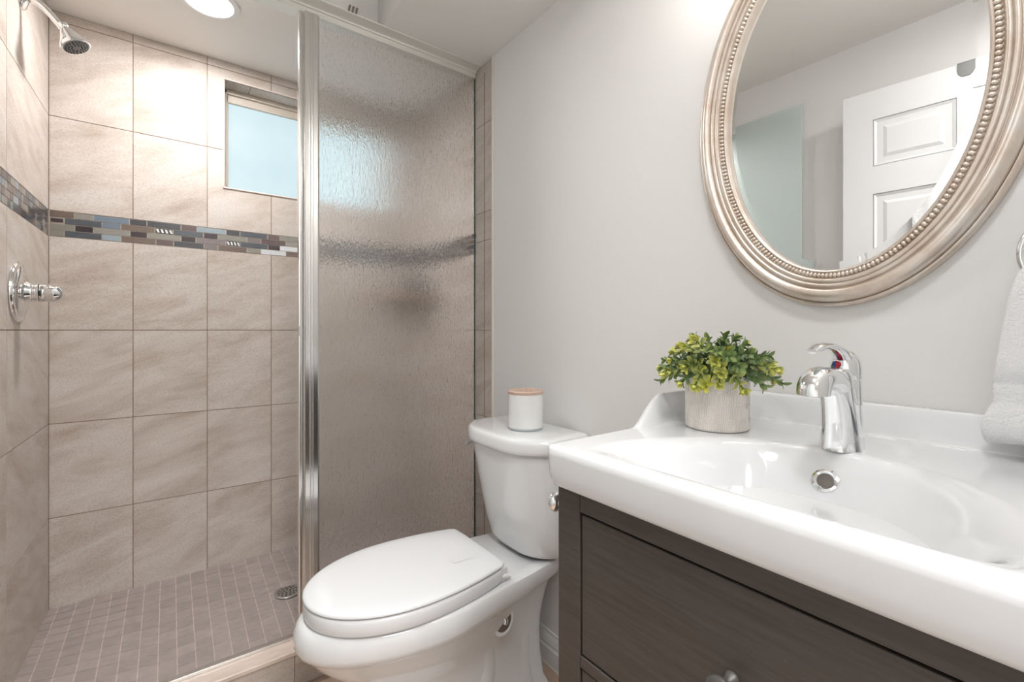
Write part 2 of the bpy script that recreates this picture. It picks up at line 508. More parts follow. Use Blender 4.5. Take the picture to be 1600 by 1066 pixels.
# ceiling: low part over the shower and along the vanity wall, raised part over the entry
bm = BM()
box(bm, -.45, XW + .1, 1.555, YB + .16, ZC, 2.4)
box(bm, .580, XW + .1, YN - .12, 1.555, ZC, 2.4)
box(bm, -.45, .580, YN - .12, 1.555, ZR, 2.4)
ceiling = struct('ceiling', bm, M['ceil'], smooth=False)
# floor of the bathroom
bm = BM(); box(bm, -.45, XW + .1, YN - .12, 1.49, -.08, 0); floor = struct('floor', bm, M['floor'], smooth=False)

# raised mosaic floor of the shower, falling gently to the front
def zf(x, y):
    sy = (YB - y) / .53; sx = min(1, max(0, (x + .32) / .3)); return .166 - .052 * sy * sx
bm = BM(); lay = bm.loops.layers.float_color.new('tint')
rg = random.Random(2)
box(bm, -.33, XW, 1.50, YB, -.08, .09)
pit = .0436; nx = 30; ny = 12
gx = [(-.3315 + pit * i) for i in range(nx + 1)]; gy = [YB - pit * j for j in range(ny + 1)]
def quad(x0, x1, y0, y1, dz, c):
    x0, x1 = max(x0, -.328), min(x1, XW); f = bm.faces.new([bm.verts.new((x, y, zf(x, y) + dz)) for x, y in ((x0, y0), (x1, y0), (x1, y1), (x0, y1))])
    for l in f.loops: l[lay] = (*c, 1)
for i in range(nx):
    for j in range(ny):
        x0, y1 = gx[i], gy[j]; 
        quad(x0, x0 + pit, y1 - pit, y1, 0, S(205, 190, 182))
        q = rg.uniform(.93, 1.07); c = tuple(k * q for k in S(160, 149, 145))
        g = .0011
        quad(x0 + g, x0 + pit - g, y1 - pit + g, y1 - g, .0009, c)
for f in bm.faces:
    for l in f.loops:
        if l[lay][3] == 0: l[lay] = (*S(205, 190, 182), 1)
shower_floor = struct('floor', bm, M['floor_mosaic'], smooth=False)

# curb: tiled face, marble cap
bm = BM(); box(bm, -.33, XW, 1.482, 1.56, 0, .1)
curb = struct('trim_3', bm, M['grout'], smooth=False)
bm = BM(); lay = bm.loops.layers.float_color.new('rnd'); rg = random.Random(4)
for a, b_ in ((-.33, -.02), (-.02, .298), (.298, .62), (.62, XW)):
    plate(bm, Vector((0, 1.482, 0)), Ux, NB, (a + .001, b_ - .001, .002, .098), -.003, .003, lay, (rg.random(), rg.random(), rg.random(), 1))
obj('curb_tiles', bm, M['tile_back'], curb, smooth=False)
bm = BM(); lay = bm.loops.layers.float_color.new('tint'); box(bm, -.325, XW - .001, 1.472, 1.565, .098, .113)
for f in bm.faces:
    for l in f.loops: l[lay] = (*S(222, 206, 194), 1)
obj('marble_cap', bm, M['marble'], curb, smooth=False, bevel=.004, seg=3)

# vertical tile trim, baseboards
bm = BM(); box(bm, XW - .005, XW, 1.419, 1.4285, 0, ZC); struct('trim_1', bm, M['caulk'], smooth=False, bevel=.0015)
def baseboard(name, pts_dir, y0, y1, x, s):
    prof = [(0, 0), (.013, 0), (.013, .055), (.009, .062), (.011, .070), (.008, .085), (.004, .096), (.004, .104), (0, .106)]
    bm = BM(); loft(bm, [[Vector((x + s * a, y, z)) for a, z in prof] for y in (y0, y1)])
    return struct(name, bm, M['white'], smooth=False)
baseboard('baseboard_right', 0, .53, 1.415, XW, -1)
bm = BM(); box(bm, XW - .016, XW - .013, .53, 1.415, 0, .006); struct('trim_4', bm, M['caulk'], smooth=False)
baseboard('baseboard_left', 0, .72, 1.42, -.333, 1)

# ------------------------------------------------------------------ window
bm = BM(); yr = YB + .012
win = BM()
x0, x1, z0, z1 = .169, .815, 1.613, 2.024
# tiled reveal (top, sides, sill)
lay = win.loops.layers.float_color.new('rnd')
rg = random.Random(11)
def rbox(a0, a1, b0, b1, c0, c1):
    n = len(win.faces); box(win, a0, a1, b0, b1, c0, c1); win.faces.ensure_lookup_table()
    c = (rg.random(), rg.random(), rg.random(), 1)
    for f in list(win.faces)[n:]:
        for l in f.loops: l[lay] = c
for a, b_ in ((x0, .2555), (.258, .471), (.4735, .687), (.6895, x1)): rbox(a, b_, YB + .002, YB + .09, z1 - .001, z1 + .006)
rbox(x0 - .006, x0 + .001, YB + .002, YB + .09, z0, z1); rbox(x1 - .001, x1 + .006, YB + .002, YB + .09, z0, z1); rbox(x0, x1, YB + .002, YB + .09, z0 - .006, z0 + .001)
window = obj('window_1', win, M['tile_back'], None, smooth=False); window['kind'] = 'structure'
fm = plain('cream vinyl window frame', S(206, 196, 184), .45)
bm = BM()
yf = YB + .072
box(bm, x0, x1, yf, yf + .04, z1 - .018, z1 - .001); box(bm, x0, x0 + .014, yf, yf + .04, z0, z1); box(bm, x1 - .014, x1, yf, yf + .04, z0, z1); box(bm, x0, x1, yf, yf + .04, z0, z0 + .014)
obj('window_frame', bm, fm, window, smooth=False, bevel=.002)
bm = BM()
box(bm, x0 + .012, x1 - .012, yf + .012, yf + .035, z1 - .048, z1 - .016); box(bm, x0 + .012, x0 + .02, yf + .012, yf + .035, z0 + .01, z1 - .02)
box(bm, x1 - .02, x1 - .012, yf + .012, yf + .035, z0 + .01, z1 - .02); box(bm, x0 + .012, x1 - .012, yf + .012, yf + .035, z0 + .01, z0 + .018)
obj('sash', bm, fm, window, smooth=False, bevel=.003)
bm = BM(); box(bm, x0 + .012, x1 - .012, yf + .024, yf + .029, z0 + .012, z1 - .03)
obj('window_pane', bm, M['pane'], window, smooth=False)
# outer bullnose trim of the opening
bm = BM(); t = .006
for r in ((x0 - t, x1 + t, z1, z1 + t), (x0 - t, x1 + t, z0 - t, z0), (x0 - t, x0, z0, z1), (x1, x1 + t, z0, z1)):
    box(bm, r[0], r[1], YB - .004, YB + .004, r[2], r[3])
obj('window_trim', bm, plain('cream edge trim', S(214, 200, 192), .4), window, smooth=False, bevel=.002)

# ------------------------------------------------------------------ fixed shower screen
YG = 1.548
scr = empty('shower_screen', (.64, YG, .113), 'fixed rain-textured glass shower panel in a silver metal frame beside the toilet', 'shower screen')
bm = BM()
prof = [(1.500, 2.0935), (1.502, 2.091), (1.532, 2.085), (1.535, 2.083), (1.536, 2.080), (1.541, 2.079), (1.5435, 2.079), (1.5435, 2.063), (1.556, 2.063), (1.556, 2.068), (1.592, 2.068), (1.592, 2.0935)]
loft(bm, [[Vector((x, y, z)) for y, z in prof] for x in (-.30, XW - .002)])
obj('header_rail', bm, M['alu_head'], scr, smooth=False, bevel=.0012)
bm = BM(); box(bm, -.30, XW - .002, 1.531, 1.5455, .113, .122); box(bm, -.30, XW - .002, 1.5455, 1.556, .113, .119)
obj('bottom_track', bm, M['alu'], scr, smooth=False, bevel=.0015)
def prism(bm, prof, z0, z1):
    loft(bm, [[Vector((x, y, z)) for x, y in prof] for z in (z0, z1)]); return bm
bm = BM()   # wide face with shallow flutes
prism(bm, [(0.3390, 1.560), (0.3390, 1.541), (0.3410, 1.538), (0.3525, 1.5378), (0.3540, 1.5392), (0.3555, 1.5392), (0.3570, 1.5378), (0.3600, 1.5378), (0.3615, 1.5392), (0.3630, 1.5392), (0.3645, 1.5378), (0.3775, 1.538), (0.3830, 1.541), (0.3830, 1.560)], .120, 2.066)
post = obj('post', bm, M['alu'], scr, smooth=True, angle=25)
bm = BM()
prism(bm, [(0.3225, 1.562), (0.3220, 1.546), (0.3230, 1.543), (0.3260, 1.542), (0.3290, 1.543), (0.3300, 1.547), (0.3390, 1.549), (0.3390, 1.562)], .120, 2.060)
obj('door_strike', bm, M['alu'], scr, smooth=True, angle=50)
bm = BM(); box(bm, .3227, .3257, 1.5395, 1.5425, 1.046, 1.076); obj('catch_plate', bm, M['nickel'], scr, smooth=False, bevel=.0005)
bm = BM(); box(bm, .381, XW - .004, YG, YG + .0055, .121, 2.064)
glass = obj('glass_panel', bm, M['rain'], scr, smooth=False)
bm = BM(); box(bm, XW - .004, XW - .0015, YG - .001, YG + .0065, .121, 2.060)
obj('glass_edge_seal', bm, M['edge'], scr, smooth=False)

# open hinged glass door, folded back along the left wall (seen in the mirror)
dr = empty('shower_door', (-.308, 1.52, .13), 'open green-tinted glass shower door swung against the left wall, seen in the mirror', 'shower door')
bm = BM(); box(bm, -.3185, -.3135, .858, 1.506, .135, 2.068)
obj('glass_pane', bm, M['rain_green'], dr, smooth=False)
bm = BM(); box(bm, -.3215, -.3105, 1.505, 1.520, .125, 2.06)
obj('hinge_rail', bm, M['alu'], dr, smooth=False, bevel=.002)

# ceiling vent near the shower
v = empty('ceiling_vent', (.50, 1.55, 2.12), 'small grey slatted vent above the shower header rail', 'vent')
for k in range(3):
    bm = BM(); x = .470 + k * .012
    vs = [Vector(p) for p in ((x, 1.549, 2.10), (x + .006, 1.549, 2.10), (x + .016, 1.549, 2.150), (x + .010, 1.549, 2.150))]
    loft(bm, [vs, [p + Vector((0, .006, 0)) for p in vs]])
    obj('slat', bm, M['vent'], v, smooth=False)

# ------------------------------------------------------------------ drain
dx, dy = .335, 1.775; dz = zf(dx, dy) + .001
dn = empty('shower_drain', (dx, dy, dz), 'round chrome shower drain grate set in the mosaic floor', 'drain')
dn.location = (dx, dy, dz)
bm = BM(); lathe(bm, (dx, dy, dz), (0, 0, 1), [(.044, 0), (.044, .002), (.042, .0032), (.037, .0032), (.036, .0022)], 48, True, True)
obj('drain_ring', bm, M['nickel'], dn)
bm = BM(); lathe(bm, (dx, dy, dz), (0, 0, 1), [(.036, .002), (.036, .0028)], 40); obj('drain_cover', bm, M['nickel'], dn)
bm = BM()
for rr, n in ((.030, 14), (.020, 9), (.010, 5)):
    for k in range(n):
        a = 2 * PI * k / n + rr * 40
        lathe(bm, (dx + rr * math.cos(a), dy + rr * math.sin(a), dz + .0026), (0, 0, 1), [(.0034, 0), (.0034, .0004)], 8)
obj('drain_holes', bm, M['dark'], dn)

# ------------------------------------------------------------------ shower head and valve
fl = Vector((XL - .006, 1.750, 1.945))
sh = empty('overhead_shower', fl, 'chrome shower head on a bent arm high on the left tiled wall', 'shower head')
bm = BM(); lathe(bm, fl, (1, 0, 0), [(.031, 0), (.031, .003), (.027, .009), (.014, .014), (.010, .016)], 36); obj('flange', bm, M['chrome'], sh)
bm = BM(); tube(bm, [fl + Vector((.008, 0, 0)), fl + Vector((.028, 0, .001)), fl + Vector((.046, 0, -.010)), fl + Vector((.066, 0, -.032)), fl + Vector((.082, 0, -.052))], .0088, 16); obj('arm', bm, M['chrome'], sh)
hd = Vector((-.232, 1.748, 1.896)); ax = Vector((.42, -.10, -.80)).normalized()
bm = BM(); lathe(bm, hd - ax * .012, ax, [(.008, 0), (.0125, .003), (.0125, .012), (.0105, .015), (.014, .020), (.018, .028), (.027, .046), (.033, .056), (.0345, .061), (.034, .065), (.031, .066)], 40)
hb = obj('head_shell', bm, M['chrome'], sh)
bm = BM(); fc = hd + ax * .0545
lathe(bm, fc - ax * .001, ax, [(.030, 0), (.030, .0012), (.018, .003), (.001, .003)], 36); obj('spray_face', bm, plain('grey spray face', S(120, 122, 124), .35, metal=.5), sh)
bm = BM(); a_, u_, v_ = frame_for(ax)
for rr, n in ((.025, 20), (.019, 14), (.012, 9)):
    for k in range(n):
        t = 2 * PI * k / n
        lathe(bm, fc + ax * (.0008 if rr > .02 else .002) + (u_ * math.cos(t) + v_ * math.sin(t)) * rr, ax, [(.0017, 0), (.0012, .0025)], 7)
obj('nozzles', bm, M['rubber'], sh)

vy, vz = 1.722, 1.163; xw = XL - .0065
vl = empty('shower_valve', (xw, vy, vz), 'chrome shower valve with round plate and lever handle on the left tiled wall', 'shower valve')
bm = BM(); lathe(bm, (xw, vy, vz), (1, 0, 0), [(.079, 0), (.079, .003), (.076, .007), (.066, .0085), (.063, .012), (.042, .0155), (.031, .018)], 64); obj('escutcheon', bm, M['chrome'], vl)
bm = BM(); lathe(bm, (xw, vy, vz), (1, 0, 0), [(.031, .014), (.029, .020), (.0245, .026), (.0235, .032), (.0245, .034), (.0245, .042)], 40); obj('valve_sleeve', bm, M['chrome'], vl)
bm = BM(); hx = xw + .043
tube(bm, [(hx, vy, vz), (hx + .012, vy, vz), (hx + .024, vy - .004, vz - .001), (hx + .036, vy - .010, vz - .003), (hx + .044, vy - .014, vz - .004)], [.0245, .024, .023, .020, .009], 24)
obj('valve_handle', bm, M['chrome'], vl)
bm = BM(); lathe(bm, (hx + .03, vy - .022, vz + .003), (.5, -1, 0), [(.007, 0), (.007, .003), (.004, .005)], 20); obj('temperature_button', bm, plain('clear white button', S(230, 235, 238), .15), vl)

# ------------------------------------------------------------------ corner shelf with a dark bottle behind the glass
bm = BM(); zt = 1.232; r = .19
pts = [Vector((XW, YB, 0))] + [Vector((XW - r * math.cos(a), YB - r * math.sin(a), 0)) for a in (PI / 2 * i / 12 for i in range(13))]
loft(bm, [[p + Vector((0, 0, z)) for p in pts] for z in (zt - .022, zt)])
lay = bm.loops.layers.float_color.new('rnd')
tag(obj('corner_shelf', bm, plain('brown stone shelf', S(150, 126, 106), .4), None, smooth=False, bevel=.002), 'brown stone corner shelf in the shower, blurred behind the rain glass', 'shelf')
bt = empty('bottle', (XW - .055, YB - .075, zt), 'dark bottle standing on the shower corner shelf, blurred behind the glass', 'bottle')
bm = BM(); lathe(bm, (XW - .055, YB - .075, zt), (0, 0, 1), [(.034, 0), (.037, .004), (.037, .07), (.03, .082), (.013, .088)], 32); obj('bottle_body', bm, M['bottle'], bt)
bm = BM(); lathe(bm, (XW - .055, YB - .075, zt + .087), (0, 0, 1), [(.015, 0), (.015, .018), (.012, .021)], 24); obj('cap', bm, M['black'], bt)

# ------------------------------------------------------------------ recessed light in the shower ceiling
cl = empty('ceiling_light', (.10, 1.72, ZC), 'round recessed ceiling light glowing over the shower', 'ceiling light')
bm = BM(); lathe(bm, (.10, 1.72, ZC), (0, 0, -1), [(.083, 0), (.083, .003), (.078, .006), (.066, .006), (.064, .003)], 56, False, False); obj('trim_ring', bm, M['white'], cl)
bm = BM(); lathe(bm, (.10, 1.72, ZC), (0, 0, -1), [(.069, .001), (.069, .004)], 56); obj('lens', bm, M['lamp'], cl)
def area(name, loc, rot, size, W, color=(1, 1, 1), shape='DISK', parent=None, sy=None):
    L = bpy.data.lights.new(name, 'AREA'); L.shape = shape; L.size = size; L.energy = W; L.color = color
    if sy: L.size_y = sy
    o = bpy.data.objects.new(name, L); col.objects.link(o); o.location = loc; o.rotation_euler = rot
    if parent: o.parent = parent; o.location = Vector(loc) - worldloc(parent)
    return o
area('shower_lamp', (.10, 1.72, ZC - .008), (0, 0, 0), .13, LW['can'], (1, .98, .965), parent=cl)

# unseen lamp over the entry, added for general light
fx, fy = .20, .085
fl2 = empty('added_entry_light', (fx, fy, ZR), 'added unseen round white fill light on the raised ceiling above the entry', 'ceiling light')
bm = BM(); lathe(bm, (fx, fy, ZR), (0, 0, -1), [(.12, 0), (.12, .02), (.112, .025)], 48); obj('base_ring', bm, M['white'], fl2)
bm = BM(); lathe(bm, (fx, fy, ZR), (0, 0, -1), [(.11, .02), (.105, .032), (.08, .045), (.04, .052), (.001, .054)], 48); obj('diffuser', bm, M['flush'], fl2)
area('entry_fill_lamp', (fx, fy, ZR - .058), (0, 0, 0), .21, LW['flush'], (1, 1, 1), parent=fl2)

# vanity light above the mirror
vb = empty('vanity_light', (XW, .31, 1.98), 'bar of three frosted glass lamps on the wall above the oval mirror', 'wall light')
bm = BM(); box(bm, XW - .022, XW, .06, .56, 1.962, 1.998); obj('backplate', bm, M['nickel'], vb, smooth=False, bevel=.004)
for k in range(3):
    y = .13 + k * .18
    bm = BM(); tube(bm, [(XW - .02, y, 1.98), (XW - .06, y, 1.985), (XW - .085, y, 1.965)], .007, 12); obj('lamp_arm', bm, M['nickel'], vb)
    bm = BM(); lathe(bm, (XW - .09, y, 1.968), (0, 0, -1), [(.020, 0), (.028, .01), (.038, .04), (.045, .075), (.047, .082)], 28); obj('lamp_shade', bm, M['shade'], vb)

# hall beyond the doorway behind the camera
bm = BM()
box(bm, -1.6, -1.5, -2.1, YN - .12, 0, 2.5); box(bm, 1.9, 2.0, -2.1, YN - .12, 0, 2.5); box(bm, -1.6, 2.0, -2.2, -2.1, 0, 2.5)
box(bm, -1.6, -.45, YN - .22, YN - .12, 0, 2.5); box(bm, XW, 2.0, YN - .22, YN - .12, 0, 2.5)
struct('wall_hall', bm, M['hallwall'], smooth=False)
bm = BM(); box(bm, -1.6, 2.0, -2.2, YN - .12, -.08, 0); struct('floor', bm, M['hallfloor'], smooth=False)
bm = BM(); box(bm, -1.6, 2.0, -2.2, YN - .12, 2.4, 2.5); struct('ceiling', bm, M['ceil'], smooth=False)
hl = empty('added_hall_light', (.2, -1.0, 2.4), 'added unseen large square fill light on the hall ceiling behind the doorway', 'ceiling light')
bm = BM(); box(bm, -.3, .7, -1.5, -.5, 2.37, 2.4); obj('light_frame', bm, M['white'], hl, smooth=False)
area('hall_fill_lamp', (.2, -1.0, 2.365), (0, 0, 0), .95, LW['hall'], (1, 1, 1), 'SQUARE', hl)  # added lamp that sends fill light in through the doorway

# ------------------------------------------------------------------ entry door, open, seen in the mirror
dd = Vector((-.2 - (-.275), .668 - (-.035), 0)); dl = dd.length; dU = dd.normalized()
dN = Vector((dU.y, -dU.x, 0)); dO = Vector((-.275, -.035, 0))
door = BM(); Z = Vector((0, 0, 1))
plate(door, dO, dU, dN, (0, dl, .01, 1.972), -.033, -.006)
wv = [.0, .10, .325, .40, .615, dl]
rows = [(0.01, .22), (.85, .97), (1.585 - .02 + .017, 1.684), (1.862, 1.972)]
# stiles and rails as raised frame members
for a, b_ in ((0, .085), (.31, .385), (dl - .093, dl)): plate(door, dO, dU, dN, (a, b_, .01, 1.972), -.006, 0)
for a, b_ in ((.01, .23), (.86, .99), (1.58, 1.684), (1.862, 1.972)):
    plate(door, dO, dU, dN, (.085, .31, a, b_), -.006, 0); plate(door, dO, dU, dN, (.385, dl - .093, a, b_), -.006, 0)
d1 = obj('door_1', door, M['doorwhite'], None, smooth=False); d1['kind'] = 'structure'
for a, b_ in ((.085, .31), (.385, dl - .093)):
    for c, e in ((.23, .86), (.99, 1.58), (1.684, 1.862)):
        bm = BM(); i = .03
        ring0 = [(a, c), (b_, c), (b_, e), (a, e)]
        rr = []
        for ins, n in ((.0, -.006), (.004, -.0015), (.012, -.0055), (i, -.0055), (i + .012, -.001), ((b_ - a) / 2 - .02, -.001)):
            ins2 = min(ins, (e - c) / 2 - .02)
            rr.append([dO + dU * u + Z * v_ + dN * n for u, v_ in ((a + ins2, c + ins2), (b_ - ins2, c + ins2), (b_ - ins2, e - ins2), (a + ins2, e - ins2))])
        loft(bm, rr, False, True); obj('door_panel', bm, M['doorwhite'], d1, smooth=False)
# over-door hook and the white towel hanging from it
hk = empty('over_door_hook', dO + dU * .36 + Z * 1.972, 'grey metal hook hung over the top of the white door, seen in the mirror', 'hook')
bm = BM(); hy0 = .362
plate(bm, dO, dU, dN, (hy0 - .022, hy0 + .022, 1.955, 1.974), .0005, .003)
for k in range(8):
    w_ = .022 * math.sqrt(max(0, 1 - (k / 8) ** 2)); plate(bm, dO, dU, dN, (hy0 - w_, hy0 + w_, 1.955 - (k + 1) * .0035, 1.955 - k * .0035), .0005, .003)
plate(bm, dO, dU, dN, (hy0 - .022, hy0 + .022, 1.9725, 1.975), -.036, .003)
plate(bm, dO, dU, dN, (hy0 - .022, hy0 + .022, 1.94, 1.975), -.038, -.036)
obj('hook_plate', bm, plain('grey hook metal', S(120, 120, 118), .4, metal=.4), hk, smooth=False)
bm = BM(); c0 = dO + dU * .30
tube(bm, [c0 + Z * 1.94 + dN * .004, c0 + Z * 1.90 + dN * .012, c0 + Z * 1.885 + dN * .035, c0 + Z * 1.90 + dN * .045], .004, 10); plate(bm, dO, dU, dN, (.295, .34, 1.945, 1.95), .0005, .003)
obj('hook_prong', bm, plain('white hook paint', S(225, 225, 225), .4), hk)
bm = BM(); rings = []
for z, hw, n0, n1 in ((1.898, .012, .018, .036), (1.88, .022, .014, .042), (1.80, .050, .010, .046), (1.68, .075, .008, .048), (1.55, .10, .006, .05), (1.40, .125, .006, .05), (1.20, .14, .006, .046), (1.05, .145, .006, .044)):
    ring = []
    for k in range(32):
        a = 2 * PI * k / 32; cx = math.copysign(abs(math.cos(a)) ** .7, math.cos(a)); sx = math.copysign(abs(math.sin(a)) ** .7, math.sin(a))
        fold = .004 * math.sin(cx * 14) * (1 if sx > 0 else 0)
        ring.append(dO + dU * (.30 - .03 + hw * cx - .0) + Z * z + dN * ((n0 + n1) / 2 + (n1 - n0) / 2 * sx + fold))
    rings.append(ring)
loft(bm, rings); tag(obj('towel', bm, M['towel'], None), 'white towel hanging from the hook on the open door, seen in the mirror', 'towel')

# ------------------------------------------------------------------ toilet
TY = 1.117
tl = empty('toilet', (.62, TY, 0), 'white two-piece toilet with closed lid between the vanity and shower glass', 'toilet')
def egg(xf, xb, hw, hb, z, n=64, xm=None, p=2.0, cr=.25):
    """closed plan outline: elliptical nose at xf, straighter back at xb"""
    xm = xm if xm is not None else xf + (xb - xf) * .46
    pts = []
    m = n // 2
    for i in range(m + 1):                      # nose, from +hw round to -hw
        a = PI / 2 + PI * i / m
        cx, sx = math.cos(a), math.sin(a)
        pts.append((xm + (xm - xf) * math.copysign(abs(cx) ** (2 / p), cx), hw * math.copysign(abs(sx) ** (2 / p), sx)))
    k = n - m - 1
    back = []
    for i in range(1, k + 1):                   # round the back from -hw to +hw
        t = i / (k + 1); a = -PI / 2 + PI * t
        sx = math.sin(a); cx = math.cos(a)
        sy = math.copysign(abs(sx) ** cr, sx); cc = abs(cx) ** cr
        x = xm + (xb - xm) * cc; u = (x - xm) / (xb - xm)
        w_ = hw + (hb - hw) * smooth(u) 
        back.append((x, w_ * sy))
    # nose list goes +hw -> -hw through the front ; back continues -hw -> +hw
    return [Vector((x, TY + y, z)) for x, y in pts + back]
bm = BM()
spec = [ # z, xf, xb, hw, hb
    (.000, .385, .90, .105, .115), (.004, .372, .905, .112, .122), (.022, .372, .905, .112, .122), (.034, .385, .90, .104, .114), (.05, .400, .895, .092, .100),
    (.12, .405, .89, .088, .090), (.18, .385, .89, .095, .086), (.22, .345, .895, .112, .086), (.26, .300, .905, .134, .088), (.295, .264, .915, .152, .092), (.322, .243, .925, .163, .098),
    (.330, .236, .93, .168, .102), (.336, .228, .94, .174, .110), (.350, .222, .955, .179, .118), (.372, .224, .96, .1795, .124), (.388, .230, .962, .176, .126), (.396, .238, .962, .170, .126), (.398, .250, .960, .160, .122)]
loft(bm, [egg(xf, xb, hw, hb, z) for z, xf, xb, hw, hb in spec])
# sculpted trapway swelling on both sides
for s in (-1, 1):
    tube(bm, [(.40, TY + s * .030, .20), (.50, TY + s * .052, .262), (.60, TY + s * .060, .272), (.67, TY + s * .050, .235), (.69, TY + s * .040, .17), (.68, TY + s * .040, .08), (.67, TY + s * .045, .02)], [.045, .055, .058, .056, .054, .055, .060], 28, 8)
    tube(bm, [(.80, TY + s * .042, .37), (.81, TY + s * .042, .26), (.815, TY + s * .046, .12), (.815, TY + s * .054, .02)], [.052, .046, .045, .054], 28, 6)
bowl = obj('bowl', bm, M['porcelain'], tl, angle=50)
# oval lip with bolt; the opening's shaded inside is a painted disc
bm = BM(); oc = Vector((.716, TY - .1175, .288))
lathe(bm, oc, (-.1, -1, 0), [(.035, -.03), (.034, .0), (.031, .0032), (.0275, .0038), (.025, .0025), (.0245, -.004)], 32, False, False, 1.35); obj('side_opening', bm, M['porcelain'], tl)
bm = BM(); lathe(bm, oc, (-.1, -1, 0), [(.0247, 0), (.0247, .0012)], 32, True, True, 1.35); ob = obj('painted_opening_shade', bm, plain('painted cavity shade', S(120, 108, 98), .5), tl)
bm = BM(); tube(bm, [(oc.x + .004, oc.y + .004, oc.z + .012), (oc.x + .008, oc.y - .001, oc.z - .004), (oc.x + .004, oc.y - .004, oc.z - .014)], [.005, .007, .006], 10); obj('mounting_bolt', bm, M['chrome'], tl)

def lidshape(o, z, hw0=.1715):
    pts = []
    xm = .485
    for i in range(45):
        a = PI / 2 + PI * i / 44
        cx, sx = math.cos(a), math.sin(a)
        pts.append((xm + (.240 - o) * math.copysign(abs(cx) ** .97, cx), (hw0 - o) * math.copysign(abs(sx) ** .97, sx)))
    side = []
    for i in range(1, 15):
        u = i / 14; x = xm + (.712 - o - xm) * u
        w_ = (hw0 - o) - (hw0 - .134) * u ** 1.9
        side.append((x, w_))
    # rounded rear corner
    side[-1] = (side[-1][0] - .001, side[-1][1] - .006); side[-2] = (side[-2][0], side[-2][1])
    lower = [(x, -y) for x, y in side]
    back = [(.714 - o, -.07), (.714 - o, 0), (.714 - o, .07)]
    return [Vector((x, TY + y, z)) for x, y in pts + lower + back + side[::-1]]
bm = BM(); loft(bm, [lidshape(o, z) for o, z in ((.010, .4005), (.002, .4015), (.0, .405), (.0, .429), (.002, .4345), (.007, .4370))]); obj('seat', bm, M['plastic'], tl, angle=50)
bm = BM(); loft(bm, [lidshape(o, z) for o, z in ((.012, .4395), (.003, .4400), (-.001, .4425), (-.001, .4455), (.002, .4485), (.008, .4505), (.03, .4530), (.07, .4550), (.12, .4565))]); obj('seat_lid', bm, M['plastic'], tl, angle=50)
for s in (-1, 1):
    bm = BM(); box(bm, .684, .722, TY + s * .118 - .016, TY + s * .118 + .016, .398, .4385); obj('hinge', bm, M['plastic'], tl, smooth=False, bevel=.007, seg=4)
    bm = BM(); tube(bm, [(.70, TY + s * .128, .413), (.725, TY + s * .139, .413)], [.006, .006], 14, 1); obj('hinge_pin', bm, M['plastic'], tl)

def dshape(xf, xb, hw, z, bul=.085, cr=.012):
    pts = []
    for i in range(41):                                     # bowed front from +hw to -hw
        t = 1 - 2 * i / 40; x = xf + bul * abs(t) ** 3.2; pts.append((x, hw * math.copysign(abs(t) ** .92, t)))
    x1 = xf + bul
    for i in range(1, 7): pts.append((x1 + (xb - cr - x1) * i / 6, -hw))
    pts += [(xb - cr * .3, -hw + cr * .3), (xb, -hw + cr)]
    for i in range(1, 8): pts.append((xb, -hw + cr + (2 * hw - 2 * cr) * i / 8))
    pts += [(xb, hw - cr), (xb - cr * .3, hw - cr * .3)]
    for i in range(6, 0, -1): pts.append((x1 + (xb - cr - x1) * i / 6, hw))
    return [Vector((x, TY + y, z)) for x, y in pts]
bm = BM()
tk = [(.402, .850, .120, .05), (.404, .832, .135, .06), (.412, .818, .147, .065), (.43, .808, .157, .07), (.48, .795, .168, .078), (.54, .783, .176, .082), (.62, .768, .183, .085), (.70, .754, .188, .085), (.722, .752, .188, .085)]
loft(bm, [dshape(xf, .962, hw, z, b_) for z, xf, hw, b_ in tk]); obj('tank', bm, M['porcelain'], tl, angle=60)
bm = BM()
loft(bm, [dshape(.737 + o, .968 - o * .3, .199 - o, z, .085) for z, o in ((.7215, .010), (.7225, .004), (.727, .0005), (.735, 0), (.752, 0), (.760, .002), (.7645, .006), (.7665, .012), (.7675, .03))]); obj('tank_lid', bm, M['porcelain'], tl, angle=60)
bm = BM(); lathe(bm, (.850, TY + .186, .694), (0, 1, 0), [(.013, 0), (.013, .006), (.009, .01), (.009, .016)], 20); tube(bm, [(.850, TY + .202, .694), (.835, TY + .205, .693), (.815, TY + .205, .690), (.795, TY + .203, .687)], [.007, .0065, .006, .008], 12); obj('flush_lever', bm, M['chrome'], tl)
bm = BM(); lathe(bm, (.905, TY - .085, .402), (0, 0, -1), [(.010, 0), (.010, .006), (.006, .008), (.006, .03)], 12); obj('tank_bolt', bm, plain('brass bolt', S(120, 95, 60), .4, metal=.6), tl)

